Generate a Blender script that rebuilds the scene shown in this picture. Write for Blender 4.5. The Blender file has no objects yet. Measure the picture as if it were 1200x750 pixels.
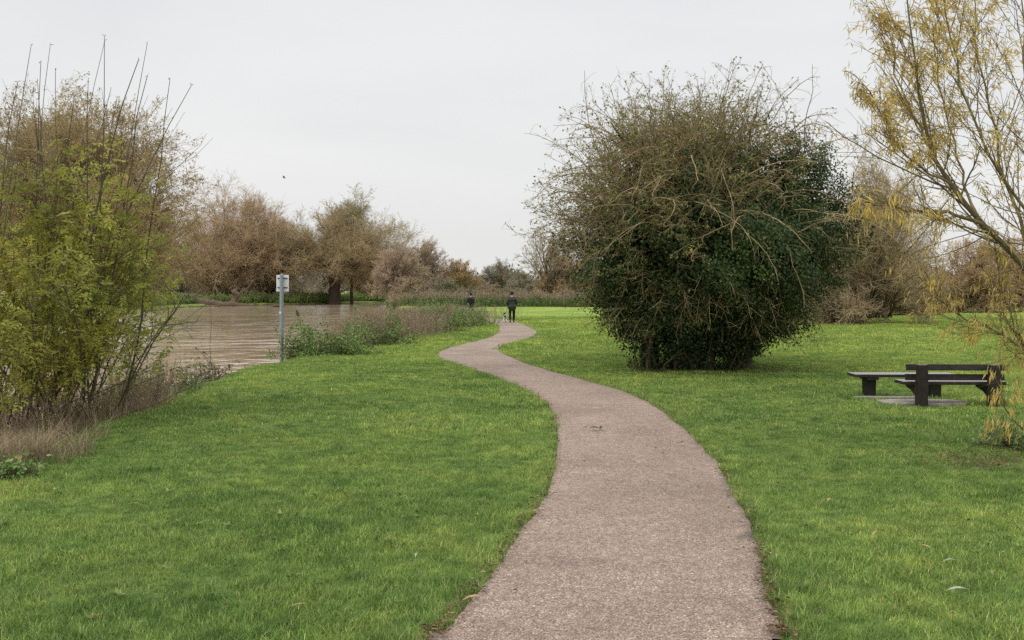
import bpy, bmesh, math, random
import numpy as np
from mathutils import Vector

rng = np.random.default_rng(11)
random.seed(5)
scn = bpy.context.scene
COL = scn.collection
F, HZ, EYE = 1167.0, 341.0, 1.9          # focal length in reference pixels, horizon row, eye height (m)
WATER = -0.35

def gp(u, v, h=EYE):
    """ground point seen at (u, v) of the reference"""
    d = h * F / (v - HZ)
    return ((u - 600.0) * d / F, d)

def at(u, v, d):
    return ((u - 600.0) * d / F, d, EYE + (HZ - v) * d / F)

# ------------------------------------------------------------------ terrain
RIVER = [(-9.5, -25), (-7.6, 4), (-6.75, 12.2), (-6.95, 14.3), (-6.75, 16.5), (-7.05, 19.8), (-7.4, 23.5), (-7.35, 27.5), (-6.8, 31.2),
         (-6.6, 36), (-6.9, 44), (-7.3, 56), (-8.2, 72), (-10.5, 95), (-14.0, 117), (-17.5, 150), (-20.0, 178),
         (-25, 190), (-30, 178), (-31.5, 166), (-36, 158), (-40, 155), (-45.5, 140), (-40, 110), (-34, 82), (-28.5, 60),
         (-26, 45), (-25, 20), (-27, -25)]

def seg_dist(P, poly, closed=True):
    poly = np.asarray(poly, float)
    A = poly; B = np.roll(poly, -1, axis=0)
    if not closed:
        A, B = A[:-1], B[:-1]
    out = np.full(len(P), 1e9)
    for a, b in zip(A, B):
        ab = b - a
        t = np.clip(((P - a) @ ab) / max(ab @ ab, 1e-9), 0, 1)
        q = a + t[:, None] * ab
        out = np.minimum(out, np.hypot(P[:, 0] - q[:, 0], P[:, 1] - q[:, 1]))
    return out

def inside(P, poly):
    poly = np.asarray(poly, float)
    r = np.zeros(len(P), bool)
    x, y = P[:, 0], P[:, 1]
    for (x1, y1), (x2, y2) in zip(poly, np.roll(poly, -1, axis=0)):
        if y1 == y2: continue
        c = ((y1 > y) != (y2 > y)) & (x < (x2 - x1) * (y - y1) / (y2 - y1) + x1)
        r ^= c
    return r

def river_sd(x, y):
    P = np.stack([np.ravel(x), np.ravel(y)], 1).astype(float)
    d = seg_dist(P, RIVER)
    return np.where(inside(P, RIVER), -d, d)

def smooth(a, b, t):
    t = np.clip((t - a) / (b - a), 0, 1)
    return t * t * (3 - 2 * t)

def gz(x, y):
    x = np.ravel(np.asarray(x, float)); y = np.ravel(np.asarray(y, float))
    und = 0.035 * np.sin(x * .55 + .4) * np.sin(y * .43 + 1) + 0.03 * np.sin(x * .23 - y * .17) + .012 * np.sin(x * 1.7 + y * 1.1) * np.sin(y * 1.3 - x)
    und = und * smooth(3, 12, y)
    s = river_sd(x, y) + .18 * np.sin(x * 1.9 + y * 1.3) + .1 * np.sin(y * 3.1)
    bank = -0.32 * (1 - smooth(-.1, 1.5, s)) - 1.1 * (1 - smooth(-1.8, 0.05, s))
    return und + bank

def gz1(x, y):
    return float(gz([x], [y])[0])

# ------------------------------------------------------------------ object helpers
def tag(o, label=None, cat=None, group=None, kind=None):
    if label: o['label'] = label
    if cat: o['category'] = cat
    if group: o['group'] = group
    if kind: o['kind'] = kind
    return o

def empty(name, loc, label, cat, group=None, rz=0):
    o = bpy.data.objects.new(name, None); COL.objects.link(o)
    o.location = loc; o.rotation_euler = (0, 0, rz); o.empty_display_size = .2
    return tag(o, label, cat, group)

def copy_tree(o, parent=None):
    c = o.copy(); COL.objects.link(c); c.parent = parent
    for ch in [k for k in COL.objects if k.parent == o]:
        copy_tree(ch, c)
    return c

class MB:
    """collects numpy geometry and links it as one mesh object"""
    def __init__(s):
        s.v, s.f, s.m, s.r, s.n, s.s = [], [], [], [], 0, []
    def add(s, V, Fc, mi=0, rnd=0.5, sm=True):
        V = np.asarray(V, float).reshape(-1, 3); Fc = np.asarray(Fc, int)
        s.v.append(V); s.f.append(Fc + s.n); s.m.append(np.full(len(Fc), mi)); s.s.append(np.full(len(Fc), sm))
        s.r.append(np.broadcast_to(np.asarray(rnd, float), (len(V),)) if np.ndim(rnd) else np.full(len(V), rnd))
        s.n += len(V)
        return s
    def build(s, name, mats, parent=None, loc=None, link=True):
        me = bpy.data.meshes.new(name)
        V = np.concatenate(s.v) if s.v else np.zeros((0, 3))
        if loc is not None: V = V - np.asarray(loc)
        me.vertices.add(len(V)); me.vertices.foreach_set('co', V.ravel().astype(np.float32))
        li = np.concatenate([f.ravel() for f in s.f]); ln = np.concatenate([np.full(len(f), f.shape[1]) for f in s.f])
        me.loops.add(len(li)); me.loops.foreach_set('vertex_index', li.astype(np.int32))
        me.polygons.add(len(ln)); st = np.concatenate([[0], np.cumsum(ln)[:-1]])
        me.polygons.foreach_set('loop_start', st.astype(np.int32)); me.polygons.foreach_set('loop_total', ln.astype(np.int32))
        me.polygons.foreach_set('material_index', np.concatenate(s.m).astype(np.int32))
        me.polygons.foreach_set('use_smooth', np.concatenate(s.s).astype(bool))
        a = me.attributes.new('rnd', 'FLOAT', 'POINT'); a.data.foreach_set('value', np.concatenate(s.r).astype(np.float32))
        me.update(calc_edges=True); me.validate()
        for m in (mats if isinstance(mats, (list, tuple)) else [mats]): me.materials.append(m)
        o = bpy.data.objects.new(name, me)
        if link: COL.objects.link(o)
        if parent is not None: o.parent = parent
        return o

def nrm(a):
    return a / np.maximum(np.linalg.norm(a, axis=-1, keepdims=True), 1e-9)

def tubes(mb, pts, rad, sides=3, mi=0, rnd=None):
    pts = np.asarray(pts, float); rad = np.asarray(rad, float)
    if pts.ndim == 2: pts = pts[None]; rad = rad[None]
    N, K, _ = pts.shape
    T = np.gradient(pts, axis=1); T = nrm(T)
    ref = nrm(np.cross(T.mean(1), rng.normal(size=(N, 3))))[:, None, :]
    A = nrm(ref - (ref * T).sum(-1, keepdims=True) * T); B = np.cross(T, A)
    an = np.arange(sides) * 2 * math.pi / sides
    V = pts[:, :, None, :] + rad[:, :, None, None] * (np.cos(an)[None, None, :, None] * A[:, :, None, :] + np.sin(an)[None, None, :, None] * B[:, :, None, :])
    idx = np.arange(N * K * sides).reshape(N, K, sides)
    a = idx[:, :-1, :]; b = np.roll(a, -1, axis=2); d = idx[:, 1:, :]; c = np.roll(d, -1, axis=2)
    q = np.stack([a, b, c, d], -1).reshape(-1, 4)
    if rnd is None: rnd = rng.random(N)
    rv = np.repeat(np.broadcast_to(rnd, (N,)), K * sides)
    mb.add(V, q, mi, rv)

def box(mb, c, size, rot=None, mi=0, bev=0.0, rnd=.5):
    bm = bmesh.new(); bmesh.ops.create_cube(bm, size=1)
    for v in bm.verts: v.co = Vector((v.co.x * size[0], v.co.y * size[1], v.co.z * size[2]))
    if bev: bmesh.ops.bevel(bm, geom=bm.edges[:], offset=bev, segments=2, affect='EDGES', profile=.6)
    if rot is not None: bmesh.ops.rotate(bm, verts=bm.verts, cent=(0, 0, 0), matrix=rot)
    bm.verts.index_update()
    V = [tuple(v.co + Vector(c)) for v in bm.verts]
    for k in (3, 4):
        fs = [[v.index for v in f.verts] for f in bm.faces if len(f.verts) == k]
        if fs: mb.f.append(np.array(fs) + mb.n); mb.m.append(np.full(len(fs), mi)); mb.s.append(np.full(len(fs), False))
    mb.v.append(np.array(V)); mb.r.append(np.full(len(V), rnd)); mb.n += len(V)
    bm.free()

def prism(mb, prof, x0, x1, bev=0.0):
    """profile in (y, z), extruded along x"""
    bm = bmesh.new()
    a = [bm.verts.new((x0, p[0], p[1])) for p in prof]; f = bm.faces.new(a)
    r = bmesh.ops.extrude_face_region(bm, geom=[f])
    bmesh.ops.translate(bm, verts=[g for g in r['geom'] if isinstance(g, bmesh.types.BMVert)], vec=(x1 - x0, 0, 0))
    bmesh.ops.recalc_face_normals(bm, faces=bm.faces)
    if bev: bmesh.ops.bevel(bm, geom=bm.edges[:], offset=bev, segments=2, affect='EDGES', profile=.6)
    bmesh.ops.triangulate(bm, faces=bm.faces); bm.verts.index_update()
    mb.add([tuple(v.co) for v in bm.verts], [[v.index for v in f.verts] for f in bm.faces], 0, .5, False)
    bm.free()

# ------------------------------------------------------------------ branching
def grow(P, D, L, R, K=5, jit=.12, trop=(0, 0, .05), taper=.35):
    N = len(P); pts = np.zeros((N, K + 1, 3)); pts[:, 0] = P
    D = nrm(np.asarray(D, float)); st = (np.asarray(L) / K)[:, None]
    for k in range(K):
        D = nrm(D + rng.normal(size=(N, 3)) * jit + np.asarray(trop))
        pts[:, k + 1] = pts[:, k] + D * st
    rad = np.asarray(R)[:, None] * np.linspace(1, taper, K + 1)[None]
    return pts, rad

def spawn(pts, rad, n, t0=.2, t1=1.0, ang=(40, 12), lr=.5, lv=.25, rr=.55, shrink=.4, length=None, up=0.0):
    N, K, _ = pts.shape
    pi = np.repeat(np.arange(N), n); M = len(pi)
    t = t0 + (t1 - t0) * ((np.tile(np.arange(n), N) + rng.random(M)) / n)
    f = t * (K - 1); k = np.minimum(f.astype(int), K - 2); w = (f - k)[:, None]
    p = pts[pi, k] * (1 - w) + pts[pi, k + 1] * w
    d = nrm(pts[pi, k + 1] - pts[pi, k])
    r0 = rad[pi, k] * (1 - w[:, 0]) + rad[pi, k + 1] * w[:, 0]
    side = nrm(np.cross(d, rng.normal(size=(M, 3))))
    a = np.radians(np.clip(rng.normal(ang[0], ang[1], M), 3, 120))[:, None]
    nd = d * np.cos(a) + side * np.sin(a) + np.array([0, 0, up])
    Lp = np.linalg.norm(np.diff(pts, axis=1), axis=2).sum(1)[pi] if length is None else np.full(M, length)
    L = Lp * lr * (1 - shrink * t) * (1 + rng.uniform(-lv, lv, M))
    return p, nrm(nd), L, r0 * rr

def sample(pts, n, t0=0.1, t1=1.0):
    """n random points (with directions) spread over a set of polylines"""
    N, K, _ = pts.shape
    i = rng.integers(0, N, n); t = t0 + (t1 - t0) * rng.random(n)
    f = t * (K - 1); k = np.minimum(f.astype(int), K - 2); w = (f - k)[:, None]
    return pts[i, k] * (1 - w) + pts[i, k + 1] * w, nrm(pts[i, k + 1] - pts[i, k])

def leaves(mb, p, ax, l, w, mi=1, rnd=None, nd=None, mid=.42, fold=.12):
    n = len(p); ax = nrm(ax)
    ref = rng.normal(size=(n, 3)) if nd is None else nd + .45 * rng.normal(size=(n, 3))
    sd = nrm(np.cross(ax, ref)); nn = np.cross(sd, ax)
    l = np.broadcast_to(l, (n,))[:, None]; w = np.broadcast_to(w, (n,))[:, None]
    V = np.stack([p, p + ax * l * mid + sd * w * .5 + nn * w * fold, p + ax * l - nn * l * .08, p + ax * l * mid - sd * w * .5 + nn * w * fold], 1)
    q = np.arange(n * 4).reshape(n, 4)
    if rnd is None: rnd = rng.random(n)
    mb.add(V, q, mi, np.repeat(rnd, 4), False)

# ------------------------------------------------------------------ materials
def mat(name):
    m = bpy.data.materials.new(name); m.use_nodes = True
    nt = m.node_tree; nt.nodes.clear()
    out = nt.nodes.new('ShaderNodeOutputMaterial')
    return m, nt, out

def N_(nt, t, **kw):
    n = nt.nodes.new(t)
    for k, v in kw.items():
        if k in n.inputs: n.inputs[k].default_value = v
        else: setattr(n, k, v)
    return n

def ramp(nt, fac, stops, interp='LINEAR'):
    r = nt.nodes.new('ShaderNodeValToRGB'); r.color_ramp.interpolation = interp
    e = r.color_ramp.elements
    while len(e) < len(stops): e.new(.5)
    for el, (p, c) in zip(e, stops):
        el.position = p; el.color = (*c, 1) if len(c) == 3 else c
    nt.links.new(fac, r.inputs[0]); return r.outputs[0]

def noise(nt, scale, detail=4, rough=.55, vec=None, dist=0.0):
    n = N_(nt, 'ShaderNodeTexNoise'); n.inputs['Scale'].default_value = scale; n.inputs['Detail'].default_value = detail
    n.inputs['Roughness'].default_value = rough; n.inputs['Distortion'].default_value = dist
    if vec is not None: nt.links.new(vec, n.inputs['Vector'])
    return n.outputs[0]

def mixc(nt, fac, a, b, mode='MIX'):
    n = nt.nodes.new('ShaderNodeMix'); n.data_type = 'RGBA'; n.blend_type = mode
    for s, val in ((n.inputs[0], fac), (n.inputs[6], a), (n.inputs[7], b)):
        if hasattr(val, 'is_output'): nt.links.new(val, s)
        elif isinstance(val, (int, float)): s.default_value = val
        else: s.default_value = (*val, 1)
    return n.outputs[2]

def pos(nt):
    return nt.nodes.new('ShaderNodeNewGeometry').outputs['Position']

def attr(nt, nm='rnd'):
    n = nt.nodes.new('ShaderNodeAttribute'); n.attribute_name = nm; return n.outputs['Fac']

def bsdf(nt, out, col, rough=.8, spec=.3, bump=None, bstr=.3, bdist=.02):
    b = nt.nodes.new('ShaderNodeBsdfPrincipled')
    b.inputs['Specular IOR Level'].default_value = spec
    if hasattr(rough, 'is_output'): nt.links.new(rough, b.inputs['Roughness'])
    else: b.inputs['Roughness'].default_value = rough
    if hasattr(col, 'is_output'): nt.links.new(col, b.inputs['Base Color'])
    else: b.inputs['Base Color'].default_value = (*col, 1)
    if bump is not None:
        bp = nt.nodes.new('ShaderNodeBump'); bp.inputs['Strength'].default_value = bstr; bp.inputs['Distance'].default_value = bdist
        nt.links.new(bump, bp.inputs['Height']); nt.links.new(bp.outputs[0], b.inputs['Normal'])
    nt.links.new(b.outputs[0], out.inputs[0]); return b

def leaf_mat(name, stops, trans=.3, rough=.55, spec=.25, patch=1.2, pat=.35):
    m, nt, out = mat(name)
    c = ramp(nt, attr(nt), stops)
    pn = ramp(nt, noise(nt, patch, 3, .6, pos(nt)), [(.3, (1 - pat,) * 3), (.7, (1 + pat * .6,) * 3)])
    c = mixc(nt, 1.0, c, pn, 'MULTIPLY')
    b = bsdf(nt, out, c, rough, spec)
    t = nt.nodes.new('ShaderNodeBsdfTranslucent'); nt.links.new(c, t.inputs[0])
    mx = nt.nodes.new('ShaderNodeMixShader'); mx.inputs[0].default_value = trans
    nt.links.new(b.outputs[0], mx.inputs[1]); nt.links.new(t.outputs[0], mx.inputs[2]); nt.links.new(mx.outputs[0], out.inputs[0])
    return m

def bark_mat(name, a, b_, scale=9, bstr=.5):
    m, nt, out = mat(name)
    n = noise(nt, scale, 6, .65, pos(nt))
    c = ramp(nt, n, [(.3, a), (.7, b_)])
    v = ramp(nt, attr(nt), [(0, (.7,) * 3), (1, (1.3,) * 3)])
    bsdf(nt, out, mixc(nt, 1.0, c, v, 'MULTIPLY'), .85, .15, n, bstr, .03)
    return m

def plain(name, col, rough=.6, spec=.3, var=.15, scale=6, metal=0.0):
    m, nt, out = mat(name)
    n = noise(nt, scale, 5, .6, pos(nt))
    c = ramp(nt, n, [(.3, tuple(x * (1 - var) for x in col)), (.7, tuple(min(1, x * (1 + var)) for x in col))])
    b = bsdf(nt, out, c, rough, spec, n, .15, .005); b.inputs['Metallic'].default_value = metal
    return m

M = {}
M['bark'] = bark_mat('willow_bark', (.07, .05, .034), (.18, .135, .095))
M['bark_dark'] = bark_mat('dark_hawthorn_bark', (.045, .036, .022), (.13, .105, .055), 14)
M['bark_moss'] = bark_mat('mossy_bark', (.12, .095, .045), (.27, .22, .10), 14)
M['bark_will'] = bark_mat('brown_willow_bark', (.12, .095, .05), (.28, .225, .115), 12)
M['twig_red'] = bark_mat('rust_brown_twigs', (.38, .27, .16), (.54, .39, .245), 1.2, .1)
M['twig_olive'] = bark_mat('olive_brown_twigs', (.32, .245, .135), (.48, .375, .22), 1.2, .1)
M['twig_pink'] = bark_mat('pinkish_brown_twigs', (.38, .29, .21), (.54, .42, .32), 1.2, .1)
M['twig_grey'] = bark_mat('grey_brown_twigs', (.29, .235, .165), (.45, .37, .28), 1.2, .1)
M['twig_haw'] = bark_mat('hawthorn_twigs', (.175, .132, .07), (.40, .305, .165), 3.0, .1)
M['stem_dark'] = bark_mat('sapling_stems', (.07, .056, .04), (.15, .125, .09), 10, .2)
M['ivy'] = leaf_mat('ivy_leaves', [(0, (.026, .044, .015)), (.5, (.054, .088, .026)), (.85, (.095, .135, .04)), (1, (.19, .22, .06))], .15, .5, .22)
M['haw_leaf'] = leaf_mat('yellow_green_hawthorn_leaves', [(0, (.17, .2, .06)), (.6, (.30, .33, .09)), (1, (.42, .37, .11))], .35)
M['haw_dull'] = leaf_mat('withered_hawthorn_leaves', [(0, (.06, .05, .022)), (.5, (.13, .11, .04)), (.85, (.20, .175, .055)), (1, (.24, .25, .07))], .25, patch=1.0, pat=.45)
M['ash_leaf'] = leaf_mat('ash_leaves', [(0, (.155, .19, .042)), (.35, (.31, .325, .062)), (.7, (.50, .465, .085)), (.88, (.54, .40, .10)), (1, (.36, .22, .10))], .42, .5, .25, .9, .45)
M['yellow_leaf'] = leaf_mat('yellow_willow_leaves', [(0, (.50, .37, .10)), (.5, (.70, .53, .15)), (.85, (.82, .66, .23)), (1, (.52, .32, .12))], .4)
M['olive_leaf'] = leaf_mat('olive_willow_leaves', [(0, (.28, .22, .09)), (.6, (.42, .33, .15)), (1, (.5, .37, .17))], .42, patch=.3)
M['rust_leaf'] = leaf_mat('rust_willow_leaves', [(0, (.36, .23, .115)), (.6, (.50, .33, .175)), (1, (.56, .42, .23))], .42, patch=.3)
M['orange_leaf'] = leaf_mat('orange_autumn_leaves', [(0, (.36, .19, .04)), (.6, (.58, .31, .06)), (1, (.62, .42, .10))], .3, patch=.3)
M['grey_leaf'] = leaf_mat('grey_green_leaves', [(0, (.13, .145, .085)), (.6, (.21, .23, .14)), (1, (.30, .31, .19))], .25, patch=.3)
M['green_leaf'] = leaf_mat('dull_green_leaves', [(0, (.07, .11, .035)), (.6, (.14, .20, .06)), (1, (.24, .28, .09))], .3)
M['herb_leaf'] = leaf_mat('rank_green_herbs', [(0, (.14, .2, .06)), (.6, (.26, .33, .1)), (1, (.40, .42, .16))], .3, patch=.3)
M['bramble_leaf'] = leaf_mat('bramble_leaves', [(0, (.07, .125, .028)), (.5, (.15, .245, .055)), (.9, (.26, .34, .10)), (1, (.26, .17, .09))], .25)
M['weed'] = leaf_mat('dead_weed_stalks', [(0, (.24, .17, .11)), (.5, (.40, .30, .205)), (.72, (.5, .385, .27)), (.85, (.30, .30, .13)), (1, (.36, .36, .15))], .25)
M['straw'] = leaf_mat('dry_grass_blades', [(0, (.17, .125, .07)), (.6, (.31, .24, .14)), (1, (.46, .38, .24))], .3)
M['litter'] = leaf_mat('fallen_leaves_brown', [(0, (.07, .035, .02)), (.5, (.15, .075, .04)), (.9, (.26, .16, .08)), (1, (.4, .32, .2))], .1)
M['pale_leaf'] = plain('pale_leaf_underside', (.30, .31, .24), .7, .2, .3, 40)
M['amber_leaf'] = plain('amber_leaf', (.36, .24, .08), .6, .25, .3, 40)
M['dark_plastic'] = None
M['concrete'] = plain('pale_concrete', (.27, .245, .21), .9, .15, .3, 5)
M['galv'] = plain('galvanised_post', (.27, .31, .33), .45, .45, .12, 14, .35)
M['sign_back'] = plain('sign_plate_back', (.72, .75, .73), .5, .35, .06, 7)
M['white'] = plain('white_sticker', (.8, .8, .8), .5, .3, .02)
M['dark_metal'] = plain('dark_clip', (.06, .065, .06), .5, .4, .2)
M['jacket'] = plain('dark_green_coat', (.034, .042, .032), .75, .2, .3, 5)
M['trousers'] = plain('black_trousers', (.013, .013, .014), .8, .2, .3, 5)
M['skin'] = plain('skin', (.45, .28, .2), .55, .3, .06)
M['boots'] = plain('dark_boots', (.012, .011, .010), .6, .3, .2)
M['hat'] = plain('dark_knit', (.016, .018, .018), .9, .1, .3, 30)
M['hair'] = plain('brown_hair', (.04, .028, .02), .7, .2, .3, 30)
M['rucksack'] = plain('black_canvas', (.015, .015, .017), .8, .2, .2)
M['bird'] = plain('dark_feathers', (.2, .195, .19), .8, .2, .2)
M['leash'] = plain('dark_webbing', (.02, .02, .02), .7, .2, .1)

def grass_colour(nt, far=False):
    p = pos(nt)
    big = noise(nt, .13, 3, .5, p); mid = noise(nt, .9, 4, .6, p); small = noise(nt, 4.5, 4, .65, p)
    a = ramp(nt, big, [(.32, (.166, .272, .066)), (.52, (.226, .348, .083)), (.72, (.315, .435, .108))])
    b = ramp(nt, mid, [(.28, (.68, .76, .72)), (.5, (1.0, 1.0, 1.0)), (.72, (1.34, 1.15, 1.1))])
    c = ramp(nt, small, [(.3, (.62, .66, .6)), (.7, (1.32, 1.25, 1.25))])
    # the open meadow to the right and far off is a brighter yellow-green
    sep = nt.nodes.new('ShaderNodeSeparateXYZ'); nt.links.new(p, sep.inputs[0])
    mr = nt.nodes.new('ShaderNodeMapRange'); mr.inputs[1].default_value = 12; mr.inputs[2].default_value = 34; nt.links.new(sep.outputs[1], mr.inputs[0])
    c = mixc(nt, 1.0, mixc(nt, 1.0, a, b, 'MULTIPLY'), c, 'MULTIPLY')
    return mixc(nt, mr.outputs[0], c, mixc(nt, 1.0, c, (1.24, 1.16, .98), 'MULTIPLY'))

def grass_blade_mat():
    m, nt, out = mat('lawn_grass_blades')
    c = grass_colour(nt)
    v = ramp(nt, attr(nt), [(0, (.42, .52, .45)), (.5, (1.0, 1.0, 1.0)), (.86, (1.4, 1.3, 1.35)), (.93, (1.9, 1.4, 1.8)), (1, (2.9, 1.85, 4.0))])
    c = mixc(nt, 1.0, c, v, 'MULTIPLY')
    oi = nt.nodes.new('ShaderNodeObjectInfo')
    c = mixc(nt, 1.0, c, ramp(nt, oi.outputs['Random'], [(0, (.68, .76, .7)), (.45, (1, 1, 1)), (.8, (1.15, 1.1, 1.05)), (.93, (1.2, 1.22, 1.1)), (1, (1.5, 1.25, 1.3))]), 'MULTIPLY')
    b = bsdf(nt, out, c, .5, .3)
    t = nt.nodes.new('ShaderNodeBsdfTranslucent'); nt.links.new(c, t.inputs[0])
    mx = nt.nodes.new('ShaderNodeMixShader'); mx.inputs[0].default_value = .35
    nt.links.new(b.outputs[0], mx.inputs[1]); nt.links.new(t.outputs[0], mx.inputs[2]); nt.links.new(mx.outputs[0], out.inputs[0])
    return m

def ground_mat():
    m, nt, out = mat('meadow_ground')
    p = pos(nt)
    sp_ = nt.nodes.new('ShaderNodeSeparateXYZ'); nt.links.new(p, sp_.inputs[0])
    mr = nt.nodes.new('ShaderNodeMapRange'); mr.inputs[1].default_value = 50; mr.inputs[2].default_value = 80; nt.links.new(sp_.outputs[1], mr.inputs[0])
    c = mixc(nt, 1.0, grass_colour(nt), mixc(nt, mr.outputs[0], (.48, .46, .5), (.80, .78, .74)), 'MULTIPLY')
    fine = noise(nt, 22, 5, .7, p)
    c = mixc(nt, 1.0, c, ramp(nt, fine, [(.3, (.55, .58, .5)), (.7, (1.3, 1.3, 1.3))]), 'MULTIPLY')
    soil = ramp(nt, noise(nt, 16, 5, .7, p), [(.3, (.035, .026, .017)), (.7, (.1, .075, .05))])
    n2 = noise(nt, 2.2, 4, .6, p)
    ad = nt.nodes.new('ShaderNodeMath'); ad.operation = 'MULTIPLY_ADD'; ad.inputs[1].default_value = .55; nt.links.new(n2, ad.inputs[0])
    nt.links.new(attr(nt, 'bare'), ad.inputs[2])
    k = ramp(nt, ad.outputs[0], [(.46, (0, 0, 0)), (.68, (1, 1, 1))])
    c = mixc(nt, k, c, soil)
    bsdf(nt, out, c, .9, .1, fine, .5, .05)
    return m

STAIN = gp(888, 627)
def path_mat():
    m, nt, out = mat('bound_gravel_path')
    p = pos(nt)
    vo = nt.nodes.new('ShaderNodeTexVoronoi'); vo.inputs['Scale'].default_value = 115; nt.links.new(p, vo.inputs['Vector'])
    stone = ramp(nt, vo.outputs['Color'], [(.0, (.075, .053, .042)), (.35, (.19, .143, .115)), (.62, (.275, .214, .172)), (.85, (.38, .312, .255)), (1, (.68, .61, .52))])
    vo2 = nt.nodes.new('ShaderNodeTexVoronoi'); vo2.inputs['Scale'].default_value = 30; nt.links.new(p, vo2.inputs['Vector'])
    s2 = ramp(nt, vo2.outputs['Color'], [(0, (.82, .8, .8)), (.8, (1.06, 1.06, 1.06)), (1, (1.3, 1.28, 1.25))])
    c = mixc(nt, 1.0, stone, s2, 'MULTIPLY')
    gap = ramp(nt, vo.outputs['Distance'], [(.0, (1.08, 1.08, 1.08)), (.55, (1, 1, 1)), (.9, (.55, .5, .5))])
    c = mixc(nt, 1.0, c, gap, 'MULTIPLY')
    c = mixc(nt, 1.0, c, ramp(nt, noise(nt, .8, 5, .6, p), [(.3, (1.0, .97, .93)), (.7, (1.3, 1.27, 1.22))]), 'MULTIPLY')
    c = mixc(nt, 1.0, c, ramp(nt, noise(nt, .35, 3, .5, p, 1.0), [(.35, (.84, .83, .82)), (.6, (1.04, 1.04, 1.04))]), 'MULTIPLY')
    c = mixc(nt, 1.0, c, ramp(nt, noise(nt, 5, 4, .65, p), [(.3, (.88, .86, .85)), (.7, (1.1, 1.1, 1.1))]), 'MULTIPLY')
    ds = nt.nodes.new('ShaderNodeVectorMath'); ds.operation = 'DISTANCE'; nt.links.new(p, ds.inputs[0]); ds.inputs[1].default_value = (STAIN[0], STAIN[1], 0.03)
    dn = nt.nodes.new('ShaderNodeMath'); dn.operation = 'MULTIPLY_ADD'; dn.inputs[1].default_value = .35; nt.links.new(noise(nt, 7, 4, .6, p), dn.inputs[0]); nt.links.new(ds.outputs['Value'], dn.inputs[2])
    c = mixc(nt, ramp(nt, dn.outputs[0], [(.22, (.8, .8, .8)), (.40, (0, 0, 0))]), c, (.07, .052, .038))
    # damp, dirty margins
    ad = nt.nodes.new('ShaderNodeMath'); ad.operation = 'MULTIPLY_ADD'; ad.inputs[1].default_value = .5
    nt.links.new(noise(nt, 6, 4, .65, p), ad.inputs[0]); nt.links.new(attr(nt, 'edge'), ad.inputs[2])
    k = ramp(nt, ad.outputs[0], [(.82, (0, 0, 0)), (1.12, (.75, .75, .75))])
    c = mixc(nt, k, c, (.06, .045, .032))
    bsdf(nt, out, c, .78, .3, vo.outputs['Distance'], .55, .006)
    return m

def water_mat():
    m, nt, out = mat('muddy_river_water')
    p = pos(nt)
    mp = nt.nodes.new('ShaderNodeMapping'); nt.links.new(p, mp.inputs['Vector'])
    mp.inputs['Rotation'].default_value = (0, 0, math.radians(14)); mp.inputs['Scale'].default_value = (.62, .46, 1)
    a = noise(nt, .75, 3, .55, mp.outputs[0], 1.2); f = noise(nt, 3.2, 4, .6, mp.outputs[0], .8); b = noise(nt, .16, 4, .6, mp.outputs[0], 1.2)
    m2 = nt.nodes.new('ShaderNodeMath'); m2.operation = 'MULTIPLY_ADD'; m2.inputs[1].default_value = .16; nt.links.new(f, m2.inputs[0]); nt.links.new(a, m2.inputs[2]); a = m2.outputs[0]
    c = ramp(nt, noise(nt, .5, 5, .65, mp.outputs[0], 1.0), [(.35, (.31, .228, .145)), (.65, (.48, .375, .265))])
    # calm lanes and ruffled lanes differ in roughness and wave height
    h = nt.nodes.new('ShaderNodeMath'); h.operation = 'MULTIPLY'; nt.links.new(a, h.inputs[0]); nt.links.new(ramp(nt, b, [(.36, (.25,) * 3), (.62, (1.3,) * 3)]), h.inputs[1])
    bs = bsdf(nt, out, c, .06, .5, h.outputs[0], .62, .2)
    bs.inputs['IOR'].default_value = 1.33
    return m
M['grass'] = grass_blade_mat(); M['ground'] = ground_mat(); M['path'] = path_mat(); M['water'] = water_mat()

# ------------------------------------------------------------------ path
PAIRS = [(470, 805, 940, 805), (515, 750, 918, 750), (545, 712, 908, 715), (580, 665, 897, 685), (603, 630, 893, 645), (628, 595, 878, 605),
         (645, 560, 858, 568), (653, 520, 835, 532), (650, 492, 800, 500), (638, 472, 768, 478), (615, 456, 735, 461), (585, 444, 690, 447),
         (550, 433, 650, 436), (525, 425, 620, 428), (513, 418, 600, 421), (520, 410.5, 585, 412.5), (545, 403.5, 590, 405.5), (566, 398, 607, 399.5),
         (580, 392, 625, 394), (585, 386, 629, 388), (583, 381, 619, 382.3), (572, 376.8, 602, 377.6), (560, 373.5, 580, 373.8), (545, 371.6, 558, 371.2)]
Lp = [(-1.05, -9), (-.95, -2)] + [gp(a, b) for a, b, c, d in PAIRS] + [(-6.6, 84), (-6.1, 95), (-4.9, 103), (-6.5, 112), (-10.5, 122)]
Rp = [(1.0, -9), (1.1, -2)] + [gp(c, d) for a, b, c, d in PAIRS] + [(-4.7, 85), (-4.3, 95), (-3.1, 102), (-5.2, 113), (-9.5, 123.5)]

def catmull(P, n):
    P = np.asarray(P, float); Q = np.vstack([2 * P[0] - P[1], P, 2 * P[-1] - P[-2]]); out = []
    for i in range(1, len(Q) - 2):
        p0, p1, p2, p3 = Q[i - 1:i + 3]
        for t in np.arange(n) / n:
            out.append(.5 * ((2 * p1) + (-p0 + p2) * t + (2 * p0 - 5 * p1 + 4 * p2 - p3) * t * t + (-p0 + 3 * p1 - 3 * p2 + p3) * t ** 3))
    out.append(P[-1]); return np.array(out)

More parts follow.
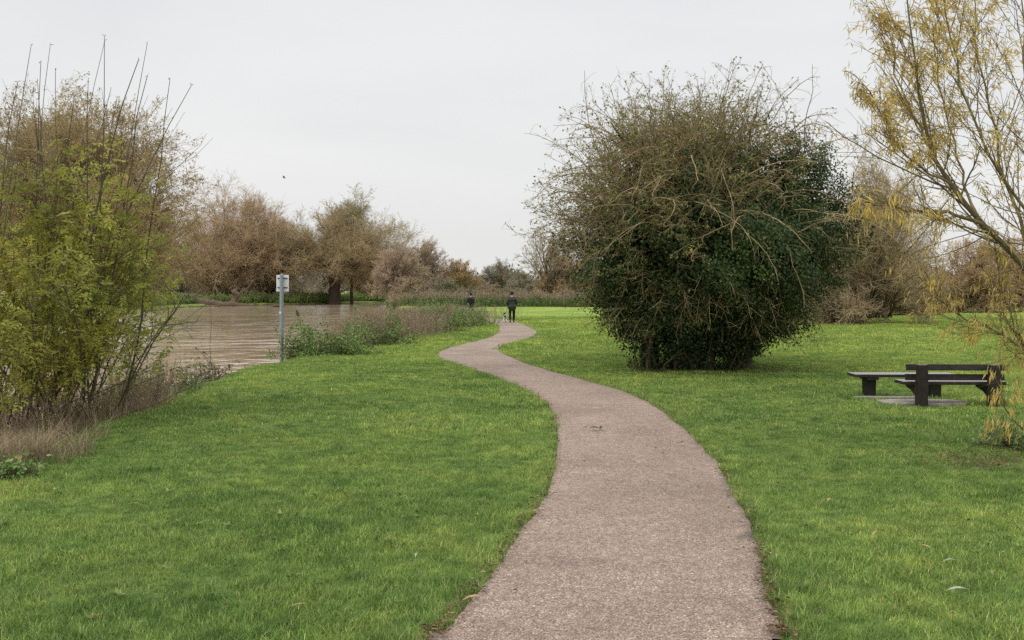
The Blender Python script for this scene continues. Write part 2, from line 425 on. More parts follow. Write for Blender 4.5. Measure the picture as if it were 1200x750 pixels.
SUB = 24
EL, ER = catmull(Lp, SUB), catmull(Rp, SUB)
def wobble(n, s, amp):
    r = np.random.default_rng(s).normal(size=n + 40)
    w = np.convolve(r, np.hanning(9) / np.hanning(9).sum(), 'same')[20:20 + n] + .6 * np.convolve(r[::-1], np.hanning(31) / np.hanning(31).sum(), 'same')[20:20 + n] * 2
    return w * amp
cr = nrm(ER - EL)
EL = EL + cr * wobble(len(EL), 1, .022)[:, None]; ER = ER + cr * wobble(len(ER), 2, .022)[:, None]
PATHPOLY = np.vstack([EL, ER[::-1]])
def path_sd(x, y):
    P = np.stack([x, y], 1)
    d = seg_dist(P, PATHPOLY[::3]); return np.where(inside(P, PATHPOLY[::3]), -d, d)

def build_path():
    n, w = len(EL), 14
    t = np.concatenate([[0, .012], np.linspace(.06, .94, w - 3), [.988, 1]])
    G = EL[:, None, :] * (1 - t)[None, :, None] + ER[:, None, :] * t[None, :, None]
    x, y = G[..., 0].ravel(), G[..., 1].ravel()
    z = gz(x, y).reshape(n, w + 1) + .022
    z += .012 * (1 - (2 * t[None] - 1) ** 2)
    z[:, 0] -= .06; z[:, -1] -= .06
    V = np.stack([x, y, z.ravel()], 1)
    i = np.arange(n * (w + 1)).reshape(n, w + 1)
    q = np.stack([i[:-1, :-1], i[:-1, 1:], i[1:, 1:], i[1:, :-1]], -1).reshape(-1, 4)
    o = MB().add(V, q).build('path', M['path'])
    ed = np.abs(2 * t - 1) ** 6 * .52
    a = o.data.attributes.new('edge', 'FLOAT', 'POINT'); a.data.foreach_set('value', np.tile(ed, n).astype(np.float32))
    tag(o, 'winding pinkish brown gravel path', kind='structure')
build_path()

# ------------------------------------------------------------------ ground
def axis(stops):
    out = []
    for a, b, s in stops: out.append(np.arange(a, b, s))
    out.append([stops[-1][1]]); return np.concatenate(out)

BUSH = np.array([4.65, 24.6])
YW = np.array([7.3, 12.4])
def bare_mask(x, y):
    s = river_sd(x, y)
    m = np.clip(1 - smooth(-.2, .55, s), 0, 1) * .75
    m = np.maximum(m, .62 * np.exp(-(((x - 4.6) / 2.0) ** 2 + ((y - 24.2) / 1.5) ** 2)))
    m = np.maximum(m, .42 * np.exp(-(((x - 6.9) / .9) ** 2 + ((y - 24.0) / .6) ** 2)))
    m = np.maximum(m, .34 * np.exp(-(((x - 5.1) / .7) ** 2 + ((y - 11.1) / .7) ** 2)))
    m = np.maximum(m, .30 * np.exp(-(((x - 2.05) / .5) ** 2 + ((y - 6.6) / .35) ** 2)))
    m = np.maximum(m, .55 * np.exp(-(((x + 7.2) / 1.0) ** 2 + ((y - 14.8) / 2.2) ** 2)))
    m = np.maximum(m, .27 * np.exp(-(((x + 5.4) / .5) ** 2 + ((y - 18.3) / .5) ** 2)))
    m = np.maximum(m, .25 * ((x < -18) & (y > 50)))
    pd = np.where(np.abs(x) < 12, path_sd(x, y), 9)
    m = np.maximum(m, .32 * (1 - smooth(0, .07, pd)))
    return m

def build_ground():
    xs = axis([(-1600, -400, 150), (-400, -80, 20), (-80, -50, 2), (-50, -16, .6), (-16, 12, .25), (12, 40, 1.0), (40, 100, 5), (100, 400, 30), (400, 1600, 150)])
    ys = axis([(-60, -10, 5), (-10, 2, .5), (2, 40, .25), (40, 75, .5), (75, 200, 1.5), (200, 400, 10), (400, 2600, 150)])
    X, Y = np.meshgrid(xs, ys); sh = X.shape
    x, y = X.ravel(), Y.ravel()
    z = gz(x, y)
    V = np.stack([x, y, z], 1)
    i = np.arange(len(x)).reshape(sh)
    q = np.stack([i[:-1, :-1], i[:-1, 1:], i[1:, 1:], i[1:, :-1]], -1).reshape(-1, 4)
    o = MB().add(V, q).build('ground', M['ground'])
    a = o.data.attributes.new('bare', 'FLOAT', 'POINT'); a.data.foreach_set('value', bare_mask(x, y).astype(np.float32))
    tag(o, 'green riverside meadow and lawn', kind='structure')
    w = MB().add([(-70, -60, WATER), (2, -60, WATER), (2, 230, WATER), (-70, 230, WATER)], [[0, 1, 2, 3]]).build('river', M['water'])
    tag(w, 'wide muddy brown river with ripples', kind='structure')
build_ground()

# ------------------------------------------------------------------ lawn grass (one object, uncountable blades)
def blade_clump(name, n, rad, h0, h1, w, material, lean=.55, stiff=1.0):
    mb = MB()
    r = rad * np.sqrt(rng.random(n)); a = rng.random(n) * 6.283
    p = np.stack([r * np.cos(a), r * np.sin(a), np.full(n, -.012)], 1)
    h = h0 + (h1 - h0) * rng.random(n) ** 1.3
    b = rng.random(n) * 6.283
    d = np.stack([np.cos(b), np.sin(b), np.zeros(n)], 1); s = np.stack([-np.sin(b), np.cos(b), np.zeros(n)], 1)
    tw = rng.normal(0, .6, n)[:, None]; s = nrm(s + d * tw)
    le = (lean * rng.random(n) * h)[:, None]; h = h[:, None]; up = np.array([0, 0, 1.0])
    w = w * rng.uniform(.7, 1.3, n)[:, None]
    v = np.stack([p - s * w * .5, p + s * w * .5, p + d * le * .35 + up * h * .6 + s * w * .42, p + d * le * .35 + up * h * .6 - s * w * .42, p + d * le + up * h * .97], 1)
    i = np.arange(n)[:, None] * 5
    rr = np.repeat(rng.random(n), 5)
    mb.add(v, np.concatenate([i, i + 1, i + 2, i + 3], 1), 0, rr)
    mb.f.append(np.concatenate([i + 3, i + 2, i + 4], 1)); mb.m.append(np.zeros(n)); mb.s.append(np.full(n, True))
    return mb.build(name, material, link=False)

def scatter(name, P, rot, sc, idx, objs, label, tilt=.0):
    """a point mesh whose geometry nodes set one tuft on each point"""
    col = bpy.data.collections.new(name + '_tufts')
    for k, o in enumerate(objs):
        o.name = f"{name}_tuft_{k:02d}"; col.objects.link(o)
    me = bpy.data.meshes.new(name); me.vertices.add(len(P)); me.vertices.foreach_set('co', np.asarray(P, np.float32).ravel())
    R = np.zeros((len(P), 3), np.float32); R[:, 2] = rot; R[:, 0] = rng.normal(0, tilt, len(P)) if tilt else 0
    me.attributes.new('rot', 'FLOAT_VECTOR', 'POINT').data.foreach_set('vector', R.ravel())
    me.attributes.new('sc', 'FLOAT', 'POINT').data.foreach_set('value', np.asarray(sc, np.float32))
    me.attributes.new('pick', 'INT', 'POINT').data.foreach_set('value', np.asarray(idx, np.int32))
    me.update()
    ob = bpy.data.objects.new(name, me); COL.objects.link(ob)
    ng = bpy.data.node_groups.new(name, 'GeometryNodeTree')
    ng.interface.new_socket('Geometry', in_out='INPUT', socket_type='NodeSocketGeometry'); ng.interface.new_socket('Geometry', in_out='OUTPUT', socket_type='NodeSocketGeometry')
    gi, go = ng.nodes.new('NodeGroupInput'), ng.nodes.new('NodeGroupOutput')
    ip = ng.nodes.new('GeometryNodeInstanceOnPoints'); ci = ng.nodes.new('GeometryNodeCollectionInfo')
    ci.inputs['Collection'].default_value = col; ci.inputs['Separate Children'].default_value = True; ci.inputs['Reset Children'].default_value = True
    def na(n, t):
        q = ng.nodes.new('GeometryNodeInputNamedAttribute'); q.data_type = t; q.inputs[0].default_value = n; return q.outputs[0]
    ip.inputs['Pick Instance'].default_value = True
    L = ng.links.new
    L(gi.outputs[0], ip.inputs['Points']); L(ci.outputs[0], ip.inputs['Instance']); L(na('pick', 'INT'), ip.inputs['Instance Index'])
    L(na('rot', 'FLOAT_VECTOR'), ip.inputs['Rotation']); L(na('sc', 'FLOAT'), ip.inputs['Scale']); L(ip.outputs[0], go.inputs[0])
    md = ob.modifiers.new('tufts', 'NODES'); md.node_group = ng
    tag(ob, label, kind='stuff'); return ob

def lowfreq(x, y, s=1.0):
    return (np.sin(x * 1.3 * s + 1.7 * np.sin(y * .9 * s)) * np.sin(y * 1.1 * s + 1.3 * np.sin(x * .7 * s + 2)) + 1) / 2

def build_grass():
    g = M['grass']
    near = [blade_clump('tuft', 115, .105, .018, .060, .0042, g, 1.05) for _ in range(5)]
    mid = [blade_clump('tuft', 135, .2, .025, .065, .0075, g, 1.05) for _ in range(4)]
    far = [blade_clump('tuft', 130, .42, .035, .09, .014, g, .9) for _ in range(4)]
    tall = [blade_clump('tuft', 60, .10, .04, .12, .004, g, 1.2) for _ in range(3)]
    objs = near + mid + far + tall
    PP, II, SS = [], [], []
    def zone(y0, y1, step, i0, i1, xl, xr):
        ys = np.arange(y0, y1, step); P = []
        for yy in ys:
            hw = yy * 600 / F + 2.0
            xs = np.arange(max(-hw, xl), min(hw, xr), step); P.append(np.stack([xs, np.full(len(xs), yy)], 1))
        P = np.concatenate(P); P = P + rng.uniform(-.6, .6, P.shape) * step
        k = (river_sd(P[:, 0], P[:, 1]) > .25)
        pd = np.where(np.abs(P[:, 0]) < 12, path_sd(P[:, 0], P[:, 1]), 9)
        clr = {0: .035, 5: .09, 9: .24}[i0]
        k &= pd > clr * rng.uniform(.55, 1.15, len(P))
        b = bare_mask(P[:, 0], P[:, 1]); b = np.where(pd < .4, 0, b)
        k &= rng.random(len(P)) > np.clip(b * 1.25, 0, .85)
        P = P[k]
        PP.append(P); II.append(rng.integers(i0, i1, len(P)))
        SS.append(rng.uniform(.75, 1.2, len(P)) * (.72 + .5 * lowfreq(P[:, 0], P[:, 1], 1.6)))
    zone(3.6, 13.5, .098, 0, 5, -9, 9)
    zone(13.5, 31, .2, 5, 9, -9, 17)
    zone(31, 72, .42, 9, 13, -9, 34)
    # rank edges: taller tufts along the path margins, bank lip and here and there on the lawn
    n = 2600
    e = np.vstack([EL, ER]); e = e[(e[:, 1] > 3.5) & (e[:, 1] < 40)]
    q = e[rng.integers(0, len(e), 2300)] + rng.normal(0, .12, (2300, 2))
    rv = catmull(RIVER[2:11], 40); q2 = rv[rng.integers(0, len(rv), 900)] + np.abs(rng.normal(0, .5, (900, 1))) * np.array([[1, 0.1]]) + rng.normal(0, .1, (900, 2)) + np.array([.45, 0])
    q3 = np.stack([rng.uniform(-8, 9, 500), rng.uniform(4, 20, 500)], 1)
    P = np.vstack([q, q2, q3]); k = (path_sd(P[:, 0], P[:, 1]) > .05) & (river_sd(P[:, 0], P[:, 1]) > .05)
    P = P[k]; PP.append(P); II.append(rng.integers(13, 16, len(P))); SS.append(rng.uniform(.4, .95, len(P)))
    P = np.concatenate(PP); z = gz(P[:, 0], P[:, 1])
    scatter('grass', np.column_stack([P, z]), rng.random(len(P)) * 6.283, np.concatenate(SS), np.concatenate(II), objs, 'short green mown grass covering the riverside lawn', .08)
    print('grass tufts', len(P))
build_grass()

def build_dry_grass():
    objs = [blade_clump('tuft', 70, .16, .16, .48, .006, M['straw'], 1.5) for _ in range(4)]
    P = []
    for (u, v, s, n) in [(8, 520, .3, 50), (28, 508, .25, 35), (-30, 540, .5, 80), (75, 496, .3, 30), (110, 488, .3, 24), (150, 474, .3, 10), (172, 464, .25, 6), (0, 500, .5, 60)]:
        x, y = gp(u, v); P.append(np.stack([rng.normal(x, s, n), rng.normal(y, s * 1.3, n)], 1))
    P = np.concatenate(P); k = river_sd(P[:, 0], P[:, 1]) > -.35; P = P[k]
    scatter('dry_grass', np.column_stack([P, gz(P[:, 0], P[:, 1])]), rng.random(len(P)) * 6.283, rng.uniform(.5, 1.1, len(P)), rng.integers(0, 4, len(P)), objs, 'straw brown dry grass on the left river bank below the sapling', .15)
build_dry_grass()

# ------------------------------------------------------------------ trees
def tree(name, label, cat, loc, stems, levels, trunk_upto=0, mats=('bark', 'twig_olive'), leaf=None, group=None, clip=None):
    """stems: (P, D, L, R) local; levels[0] describes how stems grow, the rest spawn from the level before"""
    root = empty(name, loc, label, cat, group)
    tb, cb = MB(), MB()
    P, D, L, R = [np.asarray(a, float) for a in stems]
    prev = None; last = []
    for li, lv in enumerate(levels):
        if li: P, D, L, R = spawn(prev[0], prev[1], lv['n'], lv.get('t0', .2), lv.get('t1', 1.), lv.get('ang', (40, 12)), lv.get('lr', .5), lv.get('lv', .3), lv.get('rr', .55), lv.get('shrink', .4), None, lv.get('up', 0))
        if 'rmin' in lv: R = np.maximum(R, lv['rmin'])
        pts, rad = grow(P, D, L, R, lv.get('K', 5), lv.get('jit', .12), lv.get('trop', (0, 0, .04)), lv.get('taper', .4))
        tubes(tb if li <= trunk_upto else cb, pts, rad, lv.get('sides', 6 if li <= trunk_upto else 3))
        prev = (pts, rad); last.append(pts)
    if leaf:
        for lf in (leaf if isinstance(leaf, list) else [leaf]):
            p, d = sample(last[lf.get('lev', -1)], lf['n'], lf.get('t0', .15))
            if 'cut' in lf: k = lf['cut'](p); p, d = p[k], d[k]
            n = len(p)
            ax = nrm(d * lf.get('along', .6) + rng.normal(size=(n, 3)) * .5 + np.asarray(lf.get('bias', (0, 0, -.2))))
            p = p + rng.normal(size=(n, 3)) * lf.get('spread', .02)
            leaves(cb, p, ax, lf['l'] * rng.uniform(.6, 1.3, n), lf['w'] * rng.uniform(.7, 1.3, n), lf.get('mi', 1))
    t = tb.build('trunk', M[mats[0]], root)
    lm = [M[l['mat']] for l in (leaf if isinstance(leaf, list) else [leaf])] if leaf else []
    c = cb.build('crown', [M[mats[1]]] + lm, root)
    return root

def fan(n, a0, a1, L, R, base=(0, 0, 0), spread=.1, lv=.2):
    az = (np.arange(n) + rng.random(n)) / n * 6.283; po = np.radians(a0 + (a1 - a0) * np.sqrt(rng.random(n)))
    D = np.stack([np.cos(az) * np.sin(po), np.sin(az) * np.sin(po), np.cos(po)], 1)
    P = np.asarray(base) + np.column_stack([np.cos(az), np.sin(az), np.zeros(n)]) * spread
    return P, D, L * (1 + rng.uniform(-lv, lv, n)), np.full(n, R)

def willow(name, label, u, d, vtop, halfw, base_h, mats, leafmat, trunk_r=.0, dense=1.0, group=None, zb=None, leaf_n=7000, lean=0.0, twr=.022, lsz=1.0, skirt=0.0):
    """pollard (trunk_r > 0) or bushy willow; halfw in reference pixels"""
    x = (u - 600) * d / F; H = EYE + (HZ - vtop) * d / F; W = halfw * d / F
    z0 = gz1(x, d) - .1
    root = empty(name, (x, d, z0), label, 'tree', group)
    tb, cb = MB(), MB()
    H = (H - z0) * .9
    top = np.array([lean, 0, base_h])
    if trunk_r > 0:
        K = 8; t = np.linspace(0, 1, K)
        pts = np.outer(t, top) + rng.normal(size=(K, 3)) * trunk_r * .12; pts[0] = (0, 0, -.2)
        rr = trunk_r * (1.25 - .5 * t + .55 * np.maximum(0, t - .75) * 2 + .5 * np.maximum(0, .2 - t) * 3)
        tubes(tb, pts, rr, 12)
        for k in range(7):
            a = rng.random() * 6.28; q = top + np.array([math.cos(a), math.sin(a), .3]) * trunk_r * .5
            q2 = q + np.array([math.cos(a), math.sin(a), 1.1]) * trunk_r * 1.6
            tubes(tb, np.stack([q, (q + q2) / 2 + rng.normal(size=3) * .1, q2]), np.array([.5, .38, .2]) * trunk_r, 7)
    # limbs end on an uneven dome of half width W and height H
    n = int(44 * dense)
    az = (np.arange(n) * 2.399963 + rng.random(n) * .8); el = np.arcsin(np.clip(rng.random(n) * 1.08 - .08, -.1, 1))
    lob = 1 + .16 * np.sin(az * 2 + rng.random() * 6) + .1 * np.sin(az * 3 + rng.random() * 6) + rng.uniform(-.12, .1, n)
    hz0 = max(base_h * .9, skirt)
    tgt = np.stack([np.cos(az) * np.cos(el) * W * lob, np.sin(az) * np.cos(el) * W * lob * .9, hz0 + (H - hz0) * np.sin(el) * (.82 + .2 * rng.random(n))], 1)
    tgt[:, 0] += lean
    st = top + (rng.normal(size=(n, 3)) * np.array([.25, .25, .12]) * max(trunk_r, .5) if trunk_r > 0 else rng.normal(size=(n, 3)) * np.array([W * .12, W * .12, 0.02]))
    K = 6; t = np.linspace(0, 1, K + 1)[None, :, None]
    ctrl = st + (tgt - st) * .5 + np.array([0, 0, 1]) * np.linalg.norm(tgt - st, axis=1)[:, None] * .16
    limb = (1 - t) ** 2 * st[:, None] + 2 * t * (1 - t) * ctrl[:, None] + t * t * tgt[:, None]
    limb[:, 1:] += rng.normal(size=(n, K, 3)) * W * .02
    lr_ = (.05 + .02 * H / 10) * np.linspace(1, .25, K + 1)[None] * rng.uniform(.7, 1.3, n)[:, None]
    tubes(tb, limb, lr_, 5)
    P = spawn(limb, lr_, int(12), .12, 1.0, (40, 15), .33, .35, .5, .35, None, .02)
    p1, r1 = grow(P[0], P[1], P[2], np.maximum(P[3], twr * 1.2), 4, .15, (0, 0, .03), .5); tubes(cb, p1, r1, 3)
    P = spawn(p1, r1, int(10), .1, 1.0, (40, 16), .6, .4, .6, .3, None, .02)
    p2, r2 = grow(P[0], P[1], P[2], np.maximum(P[3], twr), 3, .18, (0, 0, .02), .5); tubes(cb, p2, r2, 3)
    P = spawn(p2, r2, 4, .2, 1.0, (42, 16), .6, .4, .7, .3)
    p3, r3 = grow(P[0], P[1], P[2], np.maximum(P[3], twr * .8), 2, .18, (0, 0, .04), .5); tubes(cb, p3, r3, 3)
    if leaf_n:
        p, dd = sample(p3, int(leaf_n * 1.6)); nn = len(p)
        leaves(cb, p + rng.normal(size=(nn, 3)) * .08, nrm(dd + rng.normal(size=(nn, 3)) * .6), lsz * rng.uniform(.12, .3, nn), lsz * rng.uniform(.05, .11, nn), 1)
    tb.build('trunk', M[mats[0]], root); cb.build('crown', [M[mats[1]], M[leafmat]], root)
    return root

# --- the far bank, left to right
willow('tall_willow', 'tall thinly leaved willow rising behind the green sapling at far left', 88, 66, 100, 138, 3.0, ('bark', 'twig_olive'), 'olive_leaf', .45, 1.7, None, None, 100000, 0, .012, .8, 4.6)
willow('willow_bush', 'rust brown bushy willow without a clear trunk left of the river sign', 266, 164, 222, 80, .6, ('bark', 'twig_red'), 'rust_leaf', 0, 1.6, None, None, 13000, skirt=6.0)
willow('willow_bush', 'lower russet willow filling the gap between the big bushy willow and the pollard', 316, 170, 250, 34, .6, ('bark', 'twig_red'), 'rust_leaf', 0, 1.0, None, None, 8000, skirt=5.5)
willow('pollard_willow', 'broad pollard willow with a thick dark trunk at the water edge right of the sign', 391, 168, 243, 84, 5.6, ('bark', 'twig_olive'), 'olive_leaf', 1.0, 1.6, None, None, 14000, .3, skirt=7.0)
willow('green_tree', 'green leaved tree top showing behind the broad pollard willow', 412, 176, 213, 27, 6.0, ('bark', 'twig_olive'), 'herb_leaf', .3, .9, None, None, 16000)
willow('pollard_willow', 'small pinkish pollard willow with a knobbly stump trunk above the weeds', 463, 150, 277, 32, 3.2, ('bark', 'twig_pink'), 'rust_leaf', .8, 1.0, None, None, 2500, .6)
willow('bare_willow', 'pale thin topped willow just right of the small pinkish pollard', 499, 172, 279, 30, 3.0, ('bark', 'twig_pink'), 'olive_leaf', .35, 1.0, None, None, 2500)
willow('autumn_tree', 'small tree with orange autumn leaves in the far centre', 537, 168, 300, 24, 3.0, ('bark', 'twig_grey'), 'orange_leaf', .3, .7, None, None, 4200, 0, .018)
willow('round_tree', 'round grey green tree in the far centre above the walker', 586, 190, 303, 23, 2.0, ('bark', 'twig_grey'), 'grey_leaf', .3, 1.0, None, None, 8000)
willow('scrub_tree', 'low dark scrub tree between the round tree and the tall bare tree', 612, 182, 318, 20, 1.2, ('bark', 'twig_grey'), 'grey_leaf', 0, .8, None, None, 5000)
for (u, d, vt, hw, mt, lf, lab) in [
        (205, 176, 318, 28, 'twig_grey', 'green_leaf', 'low green scrub on the far bank beside the sapling branches'),
        (345, 205, 318, 46, 'twig_grey', 'green_leaf', 'dull hedge like scrub seen under the crowns right of the sign'),
        (262, 205, 318, 46, 'twig_grey', 'green_leaf', 'dull hedge like scrub seen under the bushy willow left of the sign'),
        (428, 196, 300, 26, 'twig_olive', 'olive_leaf', 'low olive scrub under the right edge of the pollard crown'),
        (488, 160, 318, 22, 'twig_pink', 'green_leaf', 'low greenish scrub at the foot of the thin topped willow'),
        (519, 158, 322, 20, 'twig_grey', 'green_leaf', 'dark low scrub left of the orange leaved tree'),
        (556, 186, 322, 18, 'twig_pink', 'grey_leaf', 'low pinkish scrub right of the orange leaved tree'),
        (575, 176, 328, 14, 'twig_red', 'grey_leaf', 'rust scrub under the round grey green tree'),
        (602, 170, 330, 16, 'twig_grey', 'grey_leaf', 'dark scrub straight behind the walker'),
        (655, 150, 288, 30, 'twig_red', 'rust_leaf', 'rust coloured willow scrub at the foot of the tall bare tree'),
        (688, 146, 292, 30, 'twig_red', 'rust_leaf', 'rust coloured willow scrub tucked against the big ivy bush')]:
    willow('scrub_bush', lab, u, d, vt, hw, .4, ('bark', mt), lf, 0, .8, None, None, 3500)

def bare_tree(u, d, vtop, halfw, label):
    x = (u - 600) * d / F; H = EYE + (HZ - vtop) * d / F
    tree('bare_tree', label, 'tree', (x, d, gz1(x, d) - .1), ([[0, 0, 0]], [[0, 0, 1]], [H * .62], [H * .024]),
         [dict(K=8, jit=.03, trop=(0, 0, .02), sides=8), dict(n=16, t0=.3, t1=1, ang=(46, 10), lr=.72, rr=.55, K=7, jit=.1, trop=(0, 0, .05), shrink=.25),
          dict(n=9, t0=.25, ang=(40, 12), lr=.45, K=5, jit=.13, rr=.6, rmin=.03), dict(n=7, t0=.2, ang=(38, 12), lr=.5, K=3, jit=.16, rmin=.022), dict(n=5, t0=.2, ang=(38, 14), lr=.6, K=2, rmin=.016)],
         1, ('bark', 'twig_grey'), dict(n=900, l=.2, w=.1, mat='olive_leaf', spread=.1))
bare_tree(640, 148, 262, 50, 'tall bare spreading tree left of the big ivy covered bush')

# --- scrub on the right, behind the bench
willow('multi_stem_willow', 'bare brown many stemmed willow with a dark shaggy base right of the ivy bush', 992, 57, 176, 86, .5, ('bark', 'twig_olive'), 'rust_leaf', .0, 1.0, None, None, 2500, 1.4, .011, .5)
# shaggy base of that willow
def shaggy(u, d, root_label):
    x = (u - 600) * d / F
    root = empty('willow_stool', (x, d, gz1(x, d) - .05), root_label, 'bush')
    P, D, L, R = fan(150, 8, 40, 1.6, .03, (0, 0, 0), .55, .3)
    P[:, :2] += rng.normal(0, .3, (150, 2))
    mb = MB(); p1, r1 = grow(P, D, L, R, 5, .12, (0, 0, -.05), .4); tubes(mb, p1, r1, 4)
    Q = spawn(p1, r1, 6, .2, 1, (50, 15), .4); p2, r2 = grow(*Q, 3, .2, (0, 0, -.08), .4); tubes(mb, p2, r2, 3)
    mb.build('stems', M['bark_dark'], root)
shaggy(990, 56, 'dark tangled stool of old stems at the foot of the many stemmed willow')
for (u, d, vt, hw, mt, lf, n, lab) in [
        (1042, 80, 196, 56, 'twig_olive', 'rust_leaf', 4000, 'tall brown thicket of willow behind the bench backrest'),
        (1010, 92, 262, 46, 'twig_red', 'rust_leaf', 3000, 'brown scrub between the many stemmed willow and the thicket'),
        (1085, 96, 308, 40, 'twig_olive', 'olive_leaf', 3000, 'lower brown scrub below the gap of sky at the right'),
        (1142, 88, 276, 46, 'twig_red', 'rust_leaf', 4500, 'russet scrub seen through the yellow willow twigs'),
        (1200, 92, 280, 56, 'twig_red', 'rust_leaf', 4500, 'russet scrub at the right edge behind the yellow willow'),
        (940, 110, 290, 46, 'twig_grey', 'olive_leaf', 2500, 'grey brown scrub showing behind the right flank of the ivy bush'),
        (1270, 90, 270, 60, 'twig_olive', 'olive_leaf', 3500, 'brown scrub beyond the right edge behind the yellow willow')]:
    willow('scrub_bush', lab, u, d, vt, hw, .5, ('bark', mt), lf, 0, 1.0, None, None, n, 0, .016)

# --- far-off wood closing the horizon (one mass)
def far_wood():
    mb = MB(); n = 420
    X = np.concatenate([rng.uniform(-260, 60, 250), rng.uniform(60, 330, 170)]); Y = np.where(X < 60, rng.uniform(240, 330, n), rng.uniform(170, 260, n))
    for x, y in zip(X, Y):
        h = rng.uniform(4, 9); w = rng.uniform(2.5, 5)
        m = 170
        d = nrm(rng.normal(size=(m, 3))); d[:, 2] = np.abs(d[:, 2]) * 1.0 - .1
        p = np.array([x, y, h * .35]) + d * np.array([w, w, h * .62]) * rng.uniform(.45, 1.05, (m, 1))
        leaves(mb, p, nrm(d + rng.normal(size=(m, 3)) * .5), rng.uniform(.6, 1.6, m), rng.uniform(.25, .7, m), 0, np.clip(rng.random(m) * .6 + rng.random() * .4, 0, 1))
    tag(mb.build('distant_wood', leaf_mat('distant_wood_haze', [(0, (.085, .08, .06)), (.5, (.13, .115, .088)), (1, (.19, .165, .13))], .2, .9, .05, .04, .3)), 'hazy brown line of distant trees along the horizon', kind='stuff')
far_wood()

# --- weeds and reeds
def weed_patch(name, label, spots, h, material, n, leafy=.5, thick=.006, w=.03):
    mb = MB()
    tot = sum(s[3] for s in spots)
    for (x, y, s, wt) in spots:
        m = int(n * wt / tot)
        P = np.stack([rng.normal(x, s, m), rng.normal(y, s * 1.4, m)], 1); k = river_sd(P[:, 0], P[:, 1]) > -.9; P = P[k]; m = len(P)
        z = np.maximum(gz(P[:, 0], P[:, 1]), WATER - .1)
        L = h * rng.uniform(.45, 1.15, m) * (.6 + .6 * lowfreq(P[:, 0], P[:, 1], .9))
        pts, rad = grow(np.column_stack([P, z]), rng.normal(size=(m, 3)) * .16 + np.array([0, 0, 1]), L, np.full(m, thick), 4, .09, (.01, 0, 0), .5)
        rr = rng.random(m) * .8; tubes(mb, pts, rad, 3, 0, rr)
        Q = spawn(pts, rad, 4, .45, 1, (35, 12), .22); p2, r2 = grow(*Q[:3], np.maximum(Q[3], thick * .6), 2, .15, (0, 0, .05)); tubes(mb, p2, r2, 3, 0, np.repeat(rr, 4))
        p, d = sample(p2, int(m * 8 * leafy)); q = len(p)
        leaves(mb, p, nrm(d * .4 + rng.normal(size=(q, 3)) * .6), rng.uniform(.4, 1.2, q) * w * 2.2, w * rng.uniform(.5, 1.2, q), 0, rng.random(q) * .85)
    return tag(mb.build(name, M[material]), label, kind='stuff')

sp = []
for (u, v, s, w) in [(405, 404, .7, 1.2), (425, 401, .7, 1.4), (440, 398, .8, 1.6), (455, 394, .9, 1.6), (470, 390, 1.0, 1.5), (485, 386, 1.1, 1.4), (500, 383, 1.2, 1.4), (520, 380, 1.3, 1.3), (535, 378, 1.3, 1.1),
                     (430, 392, 1.0, 1.2), (455, 384, 1.3, 1.2), (480, 378, 1.6, 1.2), (505, 374, 1.8, 1.2), (528, 372, 1.8, 1.0), (445, 380, 1.3, .8), (470, 372, 2, .9)]:
    x, y = gp(u, v); sp.append((x, y, s, w))
weed_patch('dead_weeds', 'pinkish brown dead weeds along the near river bank behind the sign', sp, .98, 'weed', 8500, .9, .006, .03)
sp = []
for k in range(90):
    x = rng.uniform(-17, 20); y = 121 + rng.uniform(0, 16) + max(0, -x - 6) * .8; sp.append((x, y, 1.2, 1))
weed_patch('reed_bed', 'band of brownish reeds and weeds closing off the far meadow', sp, 1.75, 'weed', 8000, .6, .016, .09)
weed_patch('rank_grass', 'low olive green rank growth along the foot of the far reed bed', [(a, b - 3.5, 1.1, 1) for a, b, c, d in sp if b < 131], 1.1, 'green_leaf', 3200, 1.0, .02, .1)
sp = []
fb = catmull([(-19, 183), (-25, 193), (-30.5, 180), (-32, 168), (-36.5, 160), (-40.5, 157), (-47, 141), (-42, 110), (-36, 82)], 14)
for q in fb:
    for k in range(2): sp.append((q[0] - abs(rng.normal(0, 1.3)) - .3, q[1] + abs(rng.normal(0, 1.3)), .7, 1))
weed_patch('bank_herbs', 'rank green herbs along the far river bank', sp, 1.35, 'herb_leaf', 9000, 1.3, .02, .12)
sp = []
for (u, v) in [(172, 470), (150, 478), (162, 466), (185, 458), (128, 486), (60, 498), (20, 505), (90, 494)]:
    x, y = gp(u, v); sp.append((x - .1, y, .28, 1))
weed_patch('dead_stalks', 'thin brown dead stalks around the foot of the green sapling', sp, .75, 'weed', 900, .5, .004, .018)

def bramble(u, v, hw, h, label, material='bramble_leaf', n=2600, dx=0):
    x, d = gp(u, v); W = hw * d / F
    root = empty('bramble_bush', (x, d, gz1(x, d) - .03), label, 'bush', 'green brambles along the river bank')
    sb, lb = MB(), MB()
    m = 46
    P, D, L, R = fan(m, 15, 70, h * 1.25, .008, (0, 0, 0), W * .35, .35); P[:, :2] += rng.normal(0, W * .35, (m, 2))
    p1, r1 = grow(P, D, L, R, 6, .14, (0, 0, -.07), .4); tubes(sb, p1, r1, 4)
    Q = spawn(p1, r1, 7, .2, 1, (45, 15), .4); p2, r2 = grow(*Q, 4, .15, (0, 0, -.03), .4); tubes(sb, p2, r2, 3)
    p, dd = sample(p2, n); q = len(p)
    p = p + rng.normal(size=(q, 3)) * .05; p[:, 2] = np.abs(p[:, 2]) + .02
    sc = .055 + .018 * d / 30
    leaves(lb, p, nrm(dd * .5 + rng.normal(size=(q, 3)) * .5 + np.array([0, 0, -.1])), sc * rng.uniform(.7, 1.4, q), sc * .62 * rng.uniform(.7, 1.3, q), 0, nd=np.tile([0, -.3, 1.0], (q, 1)))
    sb.build('canes', M['stem_dark'], root); lb.build('leaves', M[material], root)
